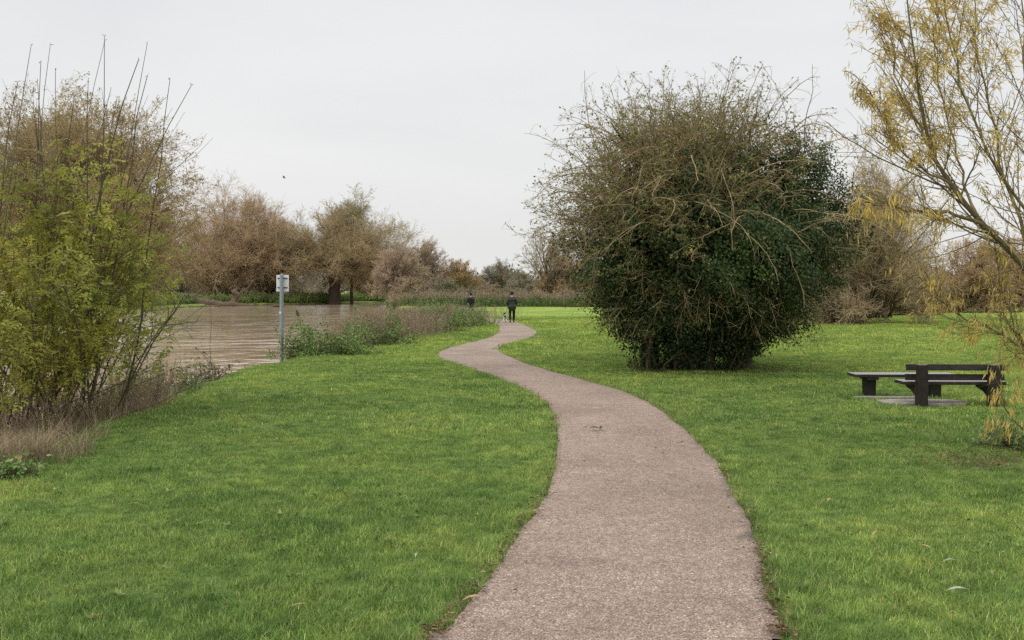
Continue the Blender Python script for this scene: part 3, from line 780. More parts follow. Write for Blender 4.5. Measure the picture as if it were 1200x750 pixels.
bramble(382, 415, 17, .95, 'leafy green bramble just right of the river sign', n=7000)
bramble(357, 415.5, 2, .6, 'small sprig of bramble at the water edge beside the sign', n=500)
bramble(437, 403, 22, .85, 'green bramble in the middle of the dead weeds', n=4500)
bramble(452, 400, 12, .6, 'low bright bramble at the lawn edge of the weeds', n=1500)
bramble(505, 387, 26, 1.2, 'green bramble towards the far end of the weeds', n=6000)
bramble(536, 383, 20, 1.15, 'dense green bramble at the far end of the weeds next to the path bend', n=6000)
bramble(520, 379, 24, 1.0, 'tall bramble behind the path bend', n=6000)
bramble(188, 456, 17, .75, 'small dull green bramble at the water edge right of the sapling', 'green_leaf', 1500)
bramble(1192, 524, 10, .35, 'low green nettle tuft at the foot of the yellow willow', n=420)
bramble(12, 560, 14, .16, 'low sprawling weed in the lawn at the left edge', n=350)

def debris(u, v, w, h, label):
    x, d = gp(u, v); root = empty('flood_debris', (x, d, gz1(x, d)), label, 'debris', 'clumps of flood debris at the water edge')
    mb = MB(); m = 90
    P, D, L, R = fan(m, 20, 85, h * 1.5, .006, (0, 0, 0), w * .3, .5); P[:, 0] += rng.normal(0, w * .35, m); P[:, 1] += rng.normal(0, w * .2, m); P[:, 2] += np.abs(rng.normal(0, h * .35, m))
    p1, r1 = grow(P, D, L, R, 4, .3, (0, 0, -.2), .4); tubes(mb, p1, r1, 3)
    p, dd = sample(p1, 600); q = len(p); leaves(mb, p + rng.normal(size=(q, 3)) * .02, rng.normal(size=(q, 3)), rng.uniform(.03, .09, q), rng.uniform(.02, .04, q), 1, rng.random(q) * .4)
    mb.build('sticks', [M['stem_dark'], M['litter']], root)
debris(220, 440, .5, .22, 'low heap of brown flood debris at the water edge')
debris(248, 436, .3, .42, 'taller tuft of brown flood debris with a thin stalk at the water edge')
o = MB(); x, d = gp(247, 433); tubes(o, np.array([[x, d, 0.1], [x - .02, d, .6], [x + .02, d, 1.15], [x - .02, d, 1.7]]), np.array([.008, .006, .004, .002]), 4)
tag(o.build('dead_stalk', M['stem_dark'], loc=None), 'single thin dead stalk standing up from the flood debris', 'plant')

# --- far-bank driftwood and sticks in the river
def log(name, pts, r, label, branches=0, group=None):
    root_p = np.array(pts[0]); P = catmull(np.array(pts), 4); k = len(P)
    mb = MB(); rad = r * np.linspace(1, .55, k) * rng.uniform(.85, 1.15, k); rad[-1] *= .3; rad[0] *= .5
    tubes(mb, P + rng.normal(size=P.shape) * r * .15, rad, 9)
    if branches:
        Q = spawn(P[None], rad[None], branches, .1, 1, (55, 15), .3, .4, .4); p2, r2 = grow(*Q, 4, .2, (0, 0, .02)); tubes(mb, p2, r2, 4)
    o = mb.build(name, M['bark'], loc=root_p); o.location = root_p
    return tag(o, label, 'log', group)
log('fallen_log', [at(207, 349, 146), at(222, 351, 146), at(240, 355, 146), at(262, 358, 146), at(300, 359, 148)], .85, 'dark fallen willow trunk slanting down to the far water edge', 9)
log('split_log', [at(272, 357, 149), at(276, 347, 149), at(274, 340, 149)], .75, 'short dark split trunk at the foot of the bushy willow')
log('leaning_branch', [at(272, 357, 147), at(281, 345, 147), at(290, 337, 147), at(300, 326, 147)], .18, 'pale leaning branch rising from the far water edge', 3)
log('floating_branch', [at(318, 360, 138), at(326, 358.5, 138), at(334, 359.5, 138)], .3, 'small dark branch lying in the far shallows', 4)
log('stick', [at(350, 371, 78), at(348.5, 367, 78), at(347.5, 364, 78)], .14, 'dark stick poking out of the river right of the sign', 3)

# ------------------------------------------------------------------ ivy-covered hawthorn
def ivy_bush():
    bx, by = BUSH; z0 = gz1(bx, by)
    root = empty('ivy_covered_hawthorn', (bx, by, z0), 'huge round hawthorn smothered in dark ivy beside the path', 'tree')
    def surf(d):
        """radius of the mass in direction d (unit vectors) about the centre"""
        az = np.arctan2(d[:, 1], d[:, 0])
        n = .09 * np.sin(az * 3 + d[:, 2] * 4) + .07 * np.sin(az * 5 - d[:, 2] * 6 + 1) + .05 * np.sin(az * 9 + d[:, 2] * 11)
        low = np.clip(-d[:, 2], 0, 1)
        for bx_, bz_, by_, k_, amp in ((.95, .05, -.2, 14, .13), (-.9, -.12, -.35, 16, .14), (-.85, .5, -.3, 12, .08), (.3, .9, -.3, 10, .07), (.1, -.1, -1, 12, .12), (-.5, .1, -.85, 16, -.07), (.62, -.25, -.75, 16, .11), (.5, .45, -.75, 18, -.06), (-.2, .75, -.65, 16, .06)):
            u_ = np.array([bx_, by_, bz_]); u_ = u_ / np.linalg.norm(u_); n = n + amp * np.exp(k_ * (d @ u_ - 1))
        n = n + .035 * np.sin(d[:, 0] * 13 + 2 * d[:, 2]) * np.sin(d[:, 2] * 12 + d[:, 1] * 5) + .03 * np.sin(d[:, 0] * 21 - d[:, 1] * 9) * np.sin(d[:, 2] * 19)
        r = 1 / np.sqrt((d[:, 0] / (3.0 + .32 * np.clip(d[:, 0], 0, 1) - .85 * low)) ** 2 + (d[:, 1] / (2.75 - 1.0 * low)) ** 2 + (d[:, 2] / 2.75) ** 2)
        return r * (1 + n)
    C = np.array([.06, 0, 3.0])
    tb, hb, ib = MB(), MB(), MB()
    # trunks
    n = 13; P = np.column_stack([rng.uniform(-1.45, .85, n), rng.uniform(-.7, .6, n), np.full(n, -.1)])
    D = np.column_stack([P[:, 0] * .1 + .08, P[:, 1] * .1, np.ones(n)]) + rng.normal(size=(n, 3)) * .06
    p0, r0 = grow(P, D, rng.uniform(2.5, 3.6, n), rng.uniform(.06, .13, n), 7, .07, (0, 0, .06), .45); tubes(tb, p0, r0, 8)
    tubes(tb, np.array([[.95, -.1, -.1], [.98, -.1, .5], [1.0, 0, 1.2], [.9, 0, 2.4]]), np.array([.34, .26, .24, .18]), 10)
    tubes(tb, np.array([[-.3, .1, -.1], [-.35, .1, .6], [-.2, 0, 1.4], [0, 0, 2.6]]), np.array([.42, .33, .3, .2]), 10)
    # looping pale stems at the base
    for k in range(13):
        x = rng.uniform(-1.9, 1.5); s = rng.choice([-1, 1]); w = rng.uniform(.3, .9); h = rng.uniform(.4, 1.25); y = rng.uniform(-1.35, -.7)
        t = np.linspace(0, 1, 9)
        pts = np.column_stack([x + s * w * t, y - .25 * np.sin(t * 3.1) + rng.normal(0, .02, 9), h * np.sin(np.clip(t * 2.6 + .05, 0, 2.9)) + rng.normal(0, .02, 9)])
        tubes(tb, pts, np.linspace(.028, .009, 9) * rng.uniform(.45, .95), 5, 0, [.25])
    # limbs through the mass
    n = 34; d = nrm(rng.normal(size=(n, 3)) + np.array([0, 0, .5])); P = C + d * .4 + np.array([0, 0, -.8])
    p1, r1 = grow(P, d, surf(d) * .86, np.full(n, .045), 7, .14, (0, 0, .01), .35); tubes(tb, p1, r1, 5)
    # twig shell: arching hawthorn shoots
    n = 760; d = nrm(rng.normal(size=(n, 3)) + np.array([-.15, -.25, .45])); R = surf(d)
    P = C + d * (R * rng.uniform(.68, .98, n))[:, None]
    upw = np.clip(d[:, 2] + .25, 0, 1)
    D = d + rng.normal(size=(n, 3)) * .55 + np.array([0, 0, .25])
    L = (.55 + .85 * upw) * rng.uniform(.5, 1.3, n) + .25 * np.clip(-d[:, 0], 0, 1)
    kk = rng.random(n) < np.maximum(.15, smooth(.12, .85, d[:, 2] * .8 - d[:, 0] * .35 + .28)); P, D, L, d = P[kk], D[kk], L[kk] * .8, d[kk]; n = len(d)
    p2, r2 = grow(P, D, L, np.full(n, .012), 7, .17, (0, 0, -.05), .35); tubes(hb, p2, r2, 4)
    Q = spawn(p2, r2, 7, .1, 1, (48, 18), .5, .4, .6); p3, r3 = grow(Q[0], Q[1], Q[2], np.maximum(Q[3], .005), 4, .2, (0, 0, -.03), .45); tubes(hb, p3, r3, 3)
    Q = spawn(p3, r3, 3, .2, 1, (48, 18), .5, .4, .7); p4, r4 = grow(Q[0], Q[1], Q[2], np.maximum(Q[3], .0035), 2, .2, (0, 0, 0), .5); tubes(hb, p4, r4, 3)
    # long whips: outline, left flank and top
    n = 330; d = nrm(rng.normal(size=(n, 3)) + np.array([-.6, -.1, .62])); d = d[d[:, 2] > -.08]; n = len(d); R = surf(d)
    P = C + d * (R * .85)[:, None]; p5, r5 = grow(P, d + rng.normal(size=(n, 3)) * .3 + np.array([0, 0, .35]), rng.uniform(1.0, 2.3, n), np.full(n, .014), 9, .11, (0, 0, -.055), .3); tubes(hb, p5, r5, 4)
    Q = spawn(p5, r5, 10, .15, 1, (50, 15), .28, .4, .6); p6, r6 = grow(Q[0], Q[1], Q[2], np.maximum(Q[3], .005), 4, .17, (0, 0, -.02), .45); tubes(hb, p6, r6, 3)
    Q = spawn(p6, r6, 4, .2, 1, (48, 18), .5, .4, .7); p7, r7 = grow(Q[0], Q[1], Q[2], np.maximum(Q[3], .0035), 2, .2, (0, 0, 0), .5); tubes(hb, p7, r7, 3)
    # long shoots arching over and hanging down the face
    n = 210; d = nrm(rng.normal(size=(n, 3)) * np.array([1, .8, .7]) + np.array([-.1, -.55, .55])); d = d[d[:, 2] > .1]; n = len(d); P = C + d * (surf(d) * .93)[:, None]
    pa, ra = grow(P, d * .7 + rng.normal(size=(n, 3)) * np.array([.75, .4, .4]) + np.array([0, 0, .35]), rng.uniform(1.1, 2.6, n), rng.uniform(.010, .019, n), 12, .13, (0, -.02, -.10), .3); tubes(hb, pa, ra, 5)
    Q = spawn(pa, ra, 9, .1, 1, (52, 16), .2, .5, .6); pb, rb = grow(Q[0], Q[1], Q[2], np.maximum(Q[3], .005), 5, .2, (0, 0, -.04), .45); tubes(hb, pb, rb, 3)
    # sagging twigs on the lower skirts
    n = 260; az = rng.uniform(0, 6.283, n); d = nrm(np.column_stack([np.cos(az), np.sin(az), rng.uniform(-.95, -.15, n)])); P = C + d * (surf(d) * .9)[:, None]
    p8, r8 = grow(P, d * .8 + rng.normal(size=(n, 3)) * .4, rng.uniform(.5, 1.2, n), np.full(n, .008), 6, .17, (0, 0, -.16), .4); p8[:, :, 2] = np.maximum(p8[:, :, 2], .05); tubes(hb, p8, r8, 4)
    Q = spawn(p8, r8, 7, .1, 1, (48, 18), .5, .4, .6); p9, r9 = grow(Q[0], Q[1], Q[2], np.maximum(Q[3], .005), 4, .2, (0, 0, -.03), .45); p9[:, :, 2] = np.maximum(p9[:, :, 2], .03); tubes(hb, p9, r9, 3)
    # yellowing hawthorn leaves
    for src, m in ((p7, 6500), (p4, 4200), (p6, 2200), (p9, 900)):
        p, dd = sample(src, m); leaves(hb, p, nrm(dd + rng.normal(size=(m, 3)) * .7), rng.uniform(.04, .085, m), rng.uniform(.028, .055, m), 1)
    for src, m in ((p4, 4500), (p3, 2800), (p9, 800), (p2, 1500)):   # withered leaves among the twigs
        p, dd = sample(src, m); p = p + rng.normal(size=(m, 3)) * .03; leaves(hb, p, nrm(dd + rng.normal(size=(m, 3)) * .8), rng.uniform(.03, .07, m), rng.uniform(.018, .04, m), 2)
    # ivy: clumps of leaves sitting on the mass, thinner on the upper left
    n = 3600; d = nrm(rng.normal(size=(n, 3)) + np.array([.12, 0, -.12]))
    w = .95 - .85 * smooth(.36, 1.05, d[:, 2] * .75 - d[:, 0] * .35 + .25)
    w = np.maximum(w, .24); k = rng.random(n) < w; d = d[k]; n = len(d)
    c = C + d * (surf(d) * rng.uniform(.78, 1.06, n))[:, None]
    m = 46; q = np.repeat(c, m, 0) + rng.normal(size=(n * m, 3)) * np.array([.125, .125, .11]); dd = np.repeat(d, m, 0); cr_ = np.repeat(rng.random(n) * .5, m)
    q[:, 2] = np.where(q[:, 2] < .35, .35 + rng.random(len(q)) * .5, q[:, 2])
    ax = nrm(rng.normal(size=q.shape) * .55 + np.array([0, 0, -.7]) + dd * .35)
    leaves(ib, q, ax, rng.uniform(.045, .08, len(q)), rng.uniform(.04, .07, len(q)), 0, np.clip(rng.random(len(q)) * .5 + cr_ * 1.1, 0, 1), nd=dd)
    # deep dark ivy inside
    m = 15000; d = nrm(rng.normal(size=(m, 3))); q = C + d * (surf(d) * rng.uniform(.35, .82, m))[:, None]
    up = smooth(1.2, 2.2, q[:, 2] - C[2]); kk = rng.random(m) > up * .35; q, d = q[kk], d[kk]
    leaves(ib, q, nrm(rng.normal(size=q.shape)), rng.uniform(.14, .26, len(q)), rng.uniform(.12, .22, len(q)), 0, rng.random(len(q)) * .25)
    # ivy on the foot
    m = 13000; z_ = rng.uniform(.02, 1.75, m); a_ = rng.uniform(0, 6.283, m); rr_ = (1.34 + .55 * z_ + .16 * np.sin(a_ * 5 + z_ * 3) + .1 * np.sin(a_ * 11 - z_ * 5)) * rng.uniform(.55, 1.05, m)
    q = np.column_stack([-.24 + rr_ * np.cos(a_), rr_ * .85 * np.sin(a_), z_])
    kk = (np.sin(a_ * 7 + 2.5 * z_) + rng.normal(0, .5, m) > -.9 + .5 * (z_ < .5)); q, a_ = q[kk], a_[kk]; m = len(q)
    leaves(ib, q, nrm(rng.normal(size=q.shape) * .5 + np.array([0, -.1, -.6])), rng.uniform(.045, .085, m), rng.uniform(.04, .07, m), 0, rng.random(m) * .45, nd=np.column_stack([np.cos(a_), np.sin(a_), np.zeros(m)]))
    tb.build('trunk', M['bark_dark'], root)
    hb.build('crown', [M['twig_haw'], M['haw_leaf'], M['haw_dull']], root)
    ib.build('ivy', M['ivy'], root)
rng = np.random.default_rng(31)   # own seed, so that edits elsewhere leave it alone
ivy_bush()

# ------------------------------------------------------------------ ash sapling on the left
def sapling():
    x0, y0 = -6.9, 15.0
    z0 = gz1(x0 + .6, y0) - .15
    root = empty('ash_sapling', (x0, y0, z0), 'bushy green and yellow leaved ash sapling with long bare shoots at left', 'tree')
    sb, lb = MB(), MB()
    # tall shoots, by where their tips show
    tips = [(42, 60), (58, 55), (56, 72), (70, 85), (82, 92), (112, 46), (128, 40), (120, 100), (172, 68), (178, 50), (168, 95), (192, 92), (212, 102), (30, 95), (8, 95), (100, 112), (142, 112), (-30, 80), (-60, 110)]
    base = [(-.75, -.2), (-.4, 0), (-.1, .2), (.2, 0), (.45, .3), (-.9, .3), (.6, -.1)]
    PT = []
    for i, (u, v) in enumerate(tips):
        d = 15.0 + rng.uniform(-.6, .6); e = np.array(at(u, v, d)) - np.array([x0, y0, z0])
        b = np.array([*base[i % 7], -.1]); b[0] += (u - 100) * .004
        t = np.linspace(0, 1, 10)[:, None]
        c = b + (e - b) * .45 + np.array([-(e[0] - b[0]) * .06, 0, .2])
        PT.append((1 - t) ** 2 * b + 2 * t * (1 - t) * c + t * t * e + np.cumsum(rng.normal(size=(10, 3)), 0) * np.array([.03, .03, .01]))
    PT = np.array(PT); n = len(PT)
    r0 = np.linspace(.019, .0045, 10)[None] * rng.uniform(.7, 1.25, n)[:, None]; tubes(sb, PT, r0, 6)
    # buds at the shoot tips
    for p in PT:
        m = 2; q = np.repeat(p[-1][None], m, 0); leaves(sb, q, nrm(rng.normal(size=(m, 3)) * .6 + np.array([0, 0, .7])), np.full(m, .05), np.full(m, .012), 0)
    # spreading lower stems
    P, D, L, R = fan(30, 8, 44, 2.5, .017, (0, 0, -.1), .5, .3); P[:, 0] += rng.uniform(-.95, .4, 30)
    p1, r1 = grow(P, D, L, R, 8, .08, (0, -.01, .06), .3); tubes(sb, p1, r1, 5)
    Q = spawn(p1, r1, 9, .15, 1, (42, 12), .42); p2, r2 = grow(Q[0], Q[1], Q[2], np.maximum(Q[3], .006), 5, .12, (0, 0, .05), .4); tubes(sb, p2, r2, 4)
    Q = spawn(PT, r0, 11, .2, .78, (38, 10), .24, .35, .5); p3, r3 = grow(Q[0], Q[1], Q[2], np.maximum(Q[3], .005), 5, .1, (0, 0, .07), .4); tubes(sb, p3, r3, 4)
    Q = spawn(p2, r2, 3, .3, 1, (42, 14), .5); p4, r4 = grow(Q[0], Q[1], Q[2], np.maximum(Q[3], .004), 3, .12, (0, 0, .03), .5); tubes(sb, p4, r4, 3)
    # pinnate leaves
    A = []
    for src, m in ((p2, 1900), (p3, 2500), (p4, 2100)):
        A.append(sample(src, m, .2))
    p = np.concatenate([a[0] for a in A]); d = np.concatenate([a[1] for a in A])
    hi = p[:, 2]; k = rng.random(len(p)) < np.where(hi > 3.1, np.clip(1 - (hi - 3.1) / 1.4, 0.04, 1), 1); k &= hi > .25
    k &= p[:, 0] < np.where(p[:, 2] < .9, .7, 1.5) + rng.normal(0, .22, len(p)); p, d = p[k], d[k]; m = len(p)
    ax = nrm(d * .4 + rng.normal(size=(m, 3)) * .5 + np.array([0, -.1, -.25])); side = nrm(np.cross(ax, np.array([0, 0, 1.0]) + .3 * rng.normal(size=(m, 3))))
    up = np.cross(side, ax); ln = rng.uniform(.14, .26, m)[:, None]
    base_r = np.clip(.15 + .7 * lowfreq(p[:, 0] * 1.2, p[:, 2] * 1.4, 1.1) * rng.random(m) + .25 * rng.random(m), 0, 1)
    for t, s in ((.3, 1), (.3, -1), (.55, 1), (.55, -1), (.8, 1), (.8, -1), (1.0, 0)):
        q = p + ax * ln * t - np.array([0, 0, 1]) * ln * t * t * .25
        a = nrm(ax * .55 + side * s * .8 + np.array([0, 0, -.15])) if s else ax
        leaves(lb, q, a, rng.uniform(.055, .108, m), rng.uniform(.022, .042, m), 0, np.clip(base_r + rng.normal(0, .08, m), 0, 1), nd=up)
    # dark dead tangle at the foot
    P = np.column_stack([rng.uniform(-1.4, .7, 120), rng.uniform(-.6, .5, 120), np.zeros(120)])
    p5, r5 = grow(P, rng.normal(size=(120, 3)) * .5 + np.array([0, 0, .8]), rng.uniform(.3, .9, 120), np.full(120, .008), 5, .25, (0, 0, -.06), .4); tubes(sb, p5, r5, 3)
    sb.build('trunk', M['stem_dark'], root); lb.build('leaves', M['ash_leaf'], root)
rng = np.random.default_rng(32)
sapling()

# ------------------------------------------------------------------ yellow willow on the right
def yellow_willow():
    bx, by = YW; z0 = gz1(bx, by) - .05
    root = empty('yellow_willow', (bx, by, z0), 'thin willow with narrow yellow leaves leaning in from the right edge', 'tree')
    o3 = np.array([bx, by, z0])
    raw = {
        'A': [(1297, 545, 0), (1292, 500, 0), (1250, 385, -.1), (1200, 314, -.2), (1150, 262, -.3), (1114, 216, -.35), (1087, 160, -.4), (1072, 95, -.45), (1065, 20, -.5), (1062, -70, -.5)],
        'B': [(1288, 510, 0), (1245, 450, .2), (1200, 408, .3), (1150, 381, .4), (1115, 364, .5), (1088, 332, .5)],
        'C': [(1156, 267, -.3), (1120, 251, -.5), (1080, 248, -.7), (1045, 243, -.9), (1012, 236, -1.0)],
        'D': [(1116, 220, -.35), (1095, 182, -.2), (1070, 140, -.1), (1050, 85, 0), (1040, 20, 0)],
        'E': [(1270, 430, 0), (1222, 335, .4), (1190, 245, .6), (1162, 140, .7), (1145, 50, .8), (1138, -60, .8)],
        'F': [(1290, 470, 0), (1262, 320, -.3), (1222, 190, -.4), (1202, 70, -.5), (1195, -70, -.5)],
        'G': [(1262, 470, .2), (1214, 428, .4), (1190, 385, .5), (1172, 330, .6), (1165, 290, .6)],
        'H': [(1250, 385, -.1), (1215, 270, -.4), (1165, 195, -.6), (1130, 110, -.7), (1110, 20, -.8), (1100, -50, -.8)],
        'I': [(1150, 262, -.3), (1130, 215, .2), (1112, 150, .4), (1098, 80, .5), (1095, 0, .5)],
        'J': [(1114, 216, -.35), (1085, 200, -.6), (1055, 175, -.8), (1035, 140, -.9), (1020, 105, -.9)],
        'K': [(1297, 545, 0), (1240, 540, -.5), (1195, 500, -.8), (1178, 470, -.9), (1170, 445, -.9)],
    }
    rad = dict(A=.066, B=.026, C=.026, D=.022, E=.036, F=.036, G=.02, H=.026, I=.02, J=.016, K=.014)
    tb, cb = MB(), MB(); LP, LR = [], []
    for k, pl in raw.items():
        q = np.array([at(u, v, by + dy) for u, v, dy in pl]) - o3
        q = catmull(q, 4); i = np.linspace(0, len(q) - 1, 17); q = np.stack([np.interp(i, np.arange(len(q)), q[:, j]) for j in range(3)], 1)
        q[1:] += rng.normal(size=(16, 3)) * .018
        r = .006 + (rad[k] - .006) * np.linspace(1, 0, 17) ** 1.25; tubes(tb, q, r, 7); LP.append(q); LR.append(r)
    LP, LR = np.array(LP), np.array(LR)
    Q = spawn(LP[:10], LR[:10], 24, .2, 1, (36, 14), .21, .5, .45, .3); p1, r1 = grow(Q[0], Q[1], Q[2], np.clip(Q[3], .006, .014), 7, .08, (-.01, 0, .045), .35); tubes(cb, p1, r1, 4)
    Q = spawn(p1, r1, 8, .15, 1, (32, 12), .5, .4, .6); p2, r2 = grow(Q[0], Q[1], Q[2], np.maximum(Q[3], .004), 5, .09, (0, 0, .02), .4); tubes(cb, p2, r2, 3)
    # fine hanging twigs in the lower crown
    Q = spawn(LP[[0, 1, 1, 2, 6, 10]], LR[[0, 1, 1, 2, 6, 10]], 26, .25, 1, (60, 20), .18, .4, .35); p3, r3 = grow(Q[0], Q[1], Q[2], np.clip(Q[3], .004, .008), 6, .12, (0, 0, -.12), .4); tubes(cb, p3, r3, 3)
    # leaves hang in tassels, blown to the right
    for src, m, bias, zf in ((p2, 13000, (.25, .1, -.42), True), (p1, 2800, (.25, .1, -.4), True), (p3, 1500, (.0, 0, -.9), False)):
        p, d = sample(src, m // 3, .3)
        if zf:
            keep = rng.random(len(p)) < np.where((p[:, 0] < -2.2) & (p[:, 2] < 3.5), .4, 1) * np.clip(.3 + .25 * (p[:, 2] - 2.4), .16, 1); p, d = p[keep], d[keep]
        p = np.repeat(p, 3, 0) + rng.normal(size=(len(p) * 3, 3)) * .03; d = np.repeat(d, 3, 0); q = len(p)
        leaves(cb, p, nrm(d * .3 + rng.normal(size=(q, 3)) * .2 + np.array(bias)), rng.uniform(.08, .15, q), rng.uniform(.010, .017, q), 1, np.clip(rng.random(q), 0, 1))
    tb.build('trunk', M['bark_will'], root); cb.build('crown', [M['bark_will'], M['yellow_leaf']], root)
rng = np.random.default_rng(33)
yellow_willow()

# ------------------------------------------------------------------ benches
def bench_leg(mb, x, z1, t=.15, d=.17):
    prism(mb, [(-d / 2 - .01, -.06), (d / 2 + .01, -.06), (d / 2, z1), (-d / 2, z1)], x - t / 2, x + t / 2, .008)

def backed_bench(x, y, rz, label):
    root = empty('park_bench', (x, y, gz1(x, y)), label, 'bench', None, rz)
    for s in (-.6, .6):
        mb = MB()
        prism(mb, [(-.09, -.06), (.09, -.06), (.085, .40), (.0, .72), (-.095, .72), (-.10, .36)], s - .08, s + .08, .008)
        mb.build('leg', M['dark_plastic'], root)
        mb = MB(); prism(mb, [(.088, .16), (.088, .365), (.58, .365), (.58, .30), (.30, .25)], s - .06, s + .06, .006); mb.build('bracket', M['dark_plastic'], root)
    for k in range(3):
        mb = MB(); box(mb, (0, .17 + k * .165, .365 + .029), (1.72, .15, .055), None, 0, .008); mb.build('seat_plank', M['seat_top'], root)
    from mathutils import Matrix
    tl = Matrix.Rotation(math.radians(-14), 3, 'X')
    for k, (yy, zz) in enumerate([(.122, .497), (.078, .667)]):
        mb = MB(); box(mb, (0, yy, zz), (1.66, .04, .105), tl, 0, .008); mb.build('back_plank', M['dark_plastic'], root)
    return root

def backless_bench(x, y, rz, label):
    root = empty('backless_bench', (x, y, gz1(x, y)), label, 'bench', None, rz)
    for s in (-.6, .58):
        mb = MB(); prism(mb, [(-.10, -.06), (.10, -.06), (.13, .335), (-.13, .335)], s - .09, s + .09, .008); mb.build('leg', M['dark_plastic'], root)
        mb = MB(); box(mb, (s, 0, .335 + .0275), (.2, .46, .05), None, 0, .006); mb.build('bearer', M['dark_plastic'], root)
    for k in range(3):
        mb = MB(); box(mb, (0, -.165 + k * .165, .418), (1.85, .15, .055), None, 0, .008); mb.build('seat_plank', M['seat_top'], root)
    return root

def sky_sheen_board(name, low, high, pale):
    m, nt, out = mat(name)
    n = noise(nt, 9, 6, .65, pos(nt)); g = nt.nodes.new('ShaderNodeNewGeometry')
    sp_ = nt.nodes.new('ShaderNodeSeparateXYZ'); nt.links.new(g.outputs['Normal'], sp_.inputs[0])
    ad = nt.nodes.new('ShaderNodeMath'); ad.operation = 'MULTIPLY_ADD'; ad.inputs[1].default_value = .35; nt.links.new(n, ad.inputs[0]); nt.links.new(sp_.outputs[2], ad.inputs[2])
    c = mixc(nt, ramp(nt, ad.outputs[0], [(.72, (0, 0, 0)), (1.0, (1, 1, 1))]), ramp(nt, n, [(.35, low), (.68, high)]), pale)  # upward faces coloured pale: sky reflection painted into the board colour
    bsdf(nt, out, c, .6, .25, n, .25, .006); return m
M['seat_top'] = sky_sheen_board('sky_sheen_seat_board', (.018, .014, .011), (.05, .04, .032), (.27, .25, .23))
M['dark_plastic'] = sky_sheen_board('dark_sky_sheen_board', (.014, .011, .009), (.038, .03, .024), (.2, .185, .165))

bx_, by_ = gp(1122, 473); backed_bench(bx_, by_, math.radians(-2), 'dark bench with a two plank backrest turned away on the right lawn')
b2x, b2y = gp(1057, 462.5); bb = backless_bench(b2x, b2y, math.radians(-1), 'dark backless bench just behind the bench with a backrest')
b3x, b3y = gp(578, 359.3); zq = gz1(b3x, b3y)
log('dark_log', [(b3x - .42, b3y, zq + .2), (b3x, b3y, zq + .18), (b3x + .42, b3y - .1, zq + .16)][::-1], .2, 'small dark log lying at the far end of the meadow')

def slab(u0, u1, v0, v1, label, n):
    a, b = gp(u0, v1), gp(u1, v1); y1 = gp(u0, v0)[1]
    x0, x1, y0 = a[0], b[0], a[1]
    mb = MB(); cx, cy = (x0 + x1) / 2, (y0 + y1) / 2
    K = 22; an = np.linspace(0, 2 * math.pi, K, endpoint=False)
    rx, ry = (x1 - x0) / 2, (y1 - y0) / 2
    pr = [(np.sign(math.cos(t)) * abs(math.cos(t)) ** .5 * rx * (1 + rng.uniform(-.05, .05)), np.sign(math.sin(t)) * abs(math.sin(t)) ** .5 * ry * (1 + rng.uniform(-.1, .1))) for t in an]
    z = .045
    V = [(p[0], p[1], z) for p in pr] + [(p[0], p[1], -.06) for p in pr]
    mb.add(V, [[i, (i + 1) % K, K + (i + 1) % K, K + i] for i in range(K)], 0, .5, False)
    mb.f.append(np.array([list(range(K))])); mb.m.append(np.zeros(1)); mb.s.append(np.array([False]))
    o = mb.build('concrete_slab', M['concrete']); o.location = (cx, cy, gz1(cx, cy)); tag(o, label, 'slab')
slab(1040, 1140, 466.8, 472.2, 'pale worn concrete slab under the bench with a backrest', 0)
slab(1003, 1090, 463.6, 465.4, 'thin strip of concrete under the backless bench', 1)

# ------------------------------------------------------------------ river sign
def river_sign():
    x, y = gp(330, 416); y -= 0; z = gz1(x, y)
    root = empty('river_sign', (x, y, z), 'grey post with a small white sign facing the river', 'sign')
    mb = MB(); tubes(mb, np.array([[0, 0, -.2], [0, 0, .6], [0, 0, 1.3], [0, 0, 2.39 - z]]), np.full(4, .057), 16)
    an = np.arange(16) * 2 * math.pi / 16; V = [(0, 0, 2.415 - z)] + [(.06 * math.cos(a), .06 * math.sin(a), 2.385 - z) for a in an]
    mb.add(V, [[0, 1 + i, 1 + (i + 1) % 16] for i in range(16)])
    post = mb.build('post', M['galv'], root)
    mb = MB(); box(mb, (0.01, .085, 2.13 - z), (.37, .006, .49), None, 0, .002); mb.build('plate', M['sign_back'], root)
    for zz in (2.0, 2.28):
        mb = MB(); box(mb, (.01, .068, zz - z), (.3, .024, .03), None, 0, .004); mb.build('clip', M['dark_metal'], root)
    mb = MB(); box(mb, (-.03, -.056, 1.26 - z), (.045, .004, .06), None, 0, .001); mb.build('sticker', M['white'], root)
river_sign()

# ------------------------------------------------------------------ people and dog
def skin_mesh(name, verts, edges, radii, material, parent, root=0, sub=2):
    me = bpy.data.meshes.new(name); me.from_pydata([tuple(v) for v in verts], edges, []); me.update()
    ob = bpy.data.objects.new(name, me); COL.objects.link(ob)
    sk = ob.modifiers.new('skin', 'SKIN'); sk.use_smooth_shade = True
    for i, r in enumerate(radii):
        rr = r if isinstance(r, tuple) else (r, r)
        me.skin_vertices[0].data[i].radius = rr; me.skin_vertices[0].data[i].use_root = (i == root)
    sb_ = ob.modifiers.new('sub', 'SUBSURF'); sb_.levels = sub; sb_.render_levels = sub
    dg = bpy.context.evaluated_depsgraph_get(); new = bpy.data.meshes.new_from_object(ob.evaluated_get(dg))
    ob.modifiers.clear(); old = ob.data; ob.data = new; bpy.data.meshes.remove(old); new.name = name
    new.materials.clear(); new.materials.append(material); ob.parent = parent
    for p in new.polygons: p.use_smooth = True
    return ob

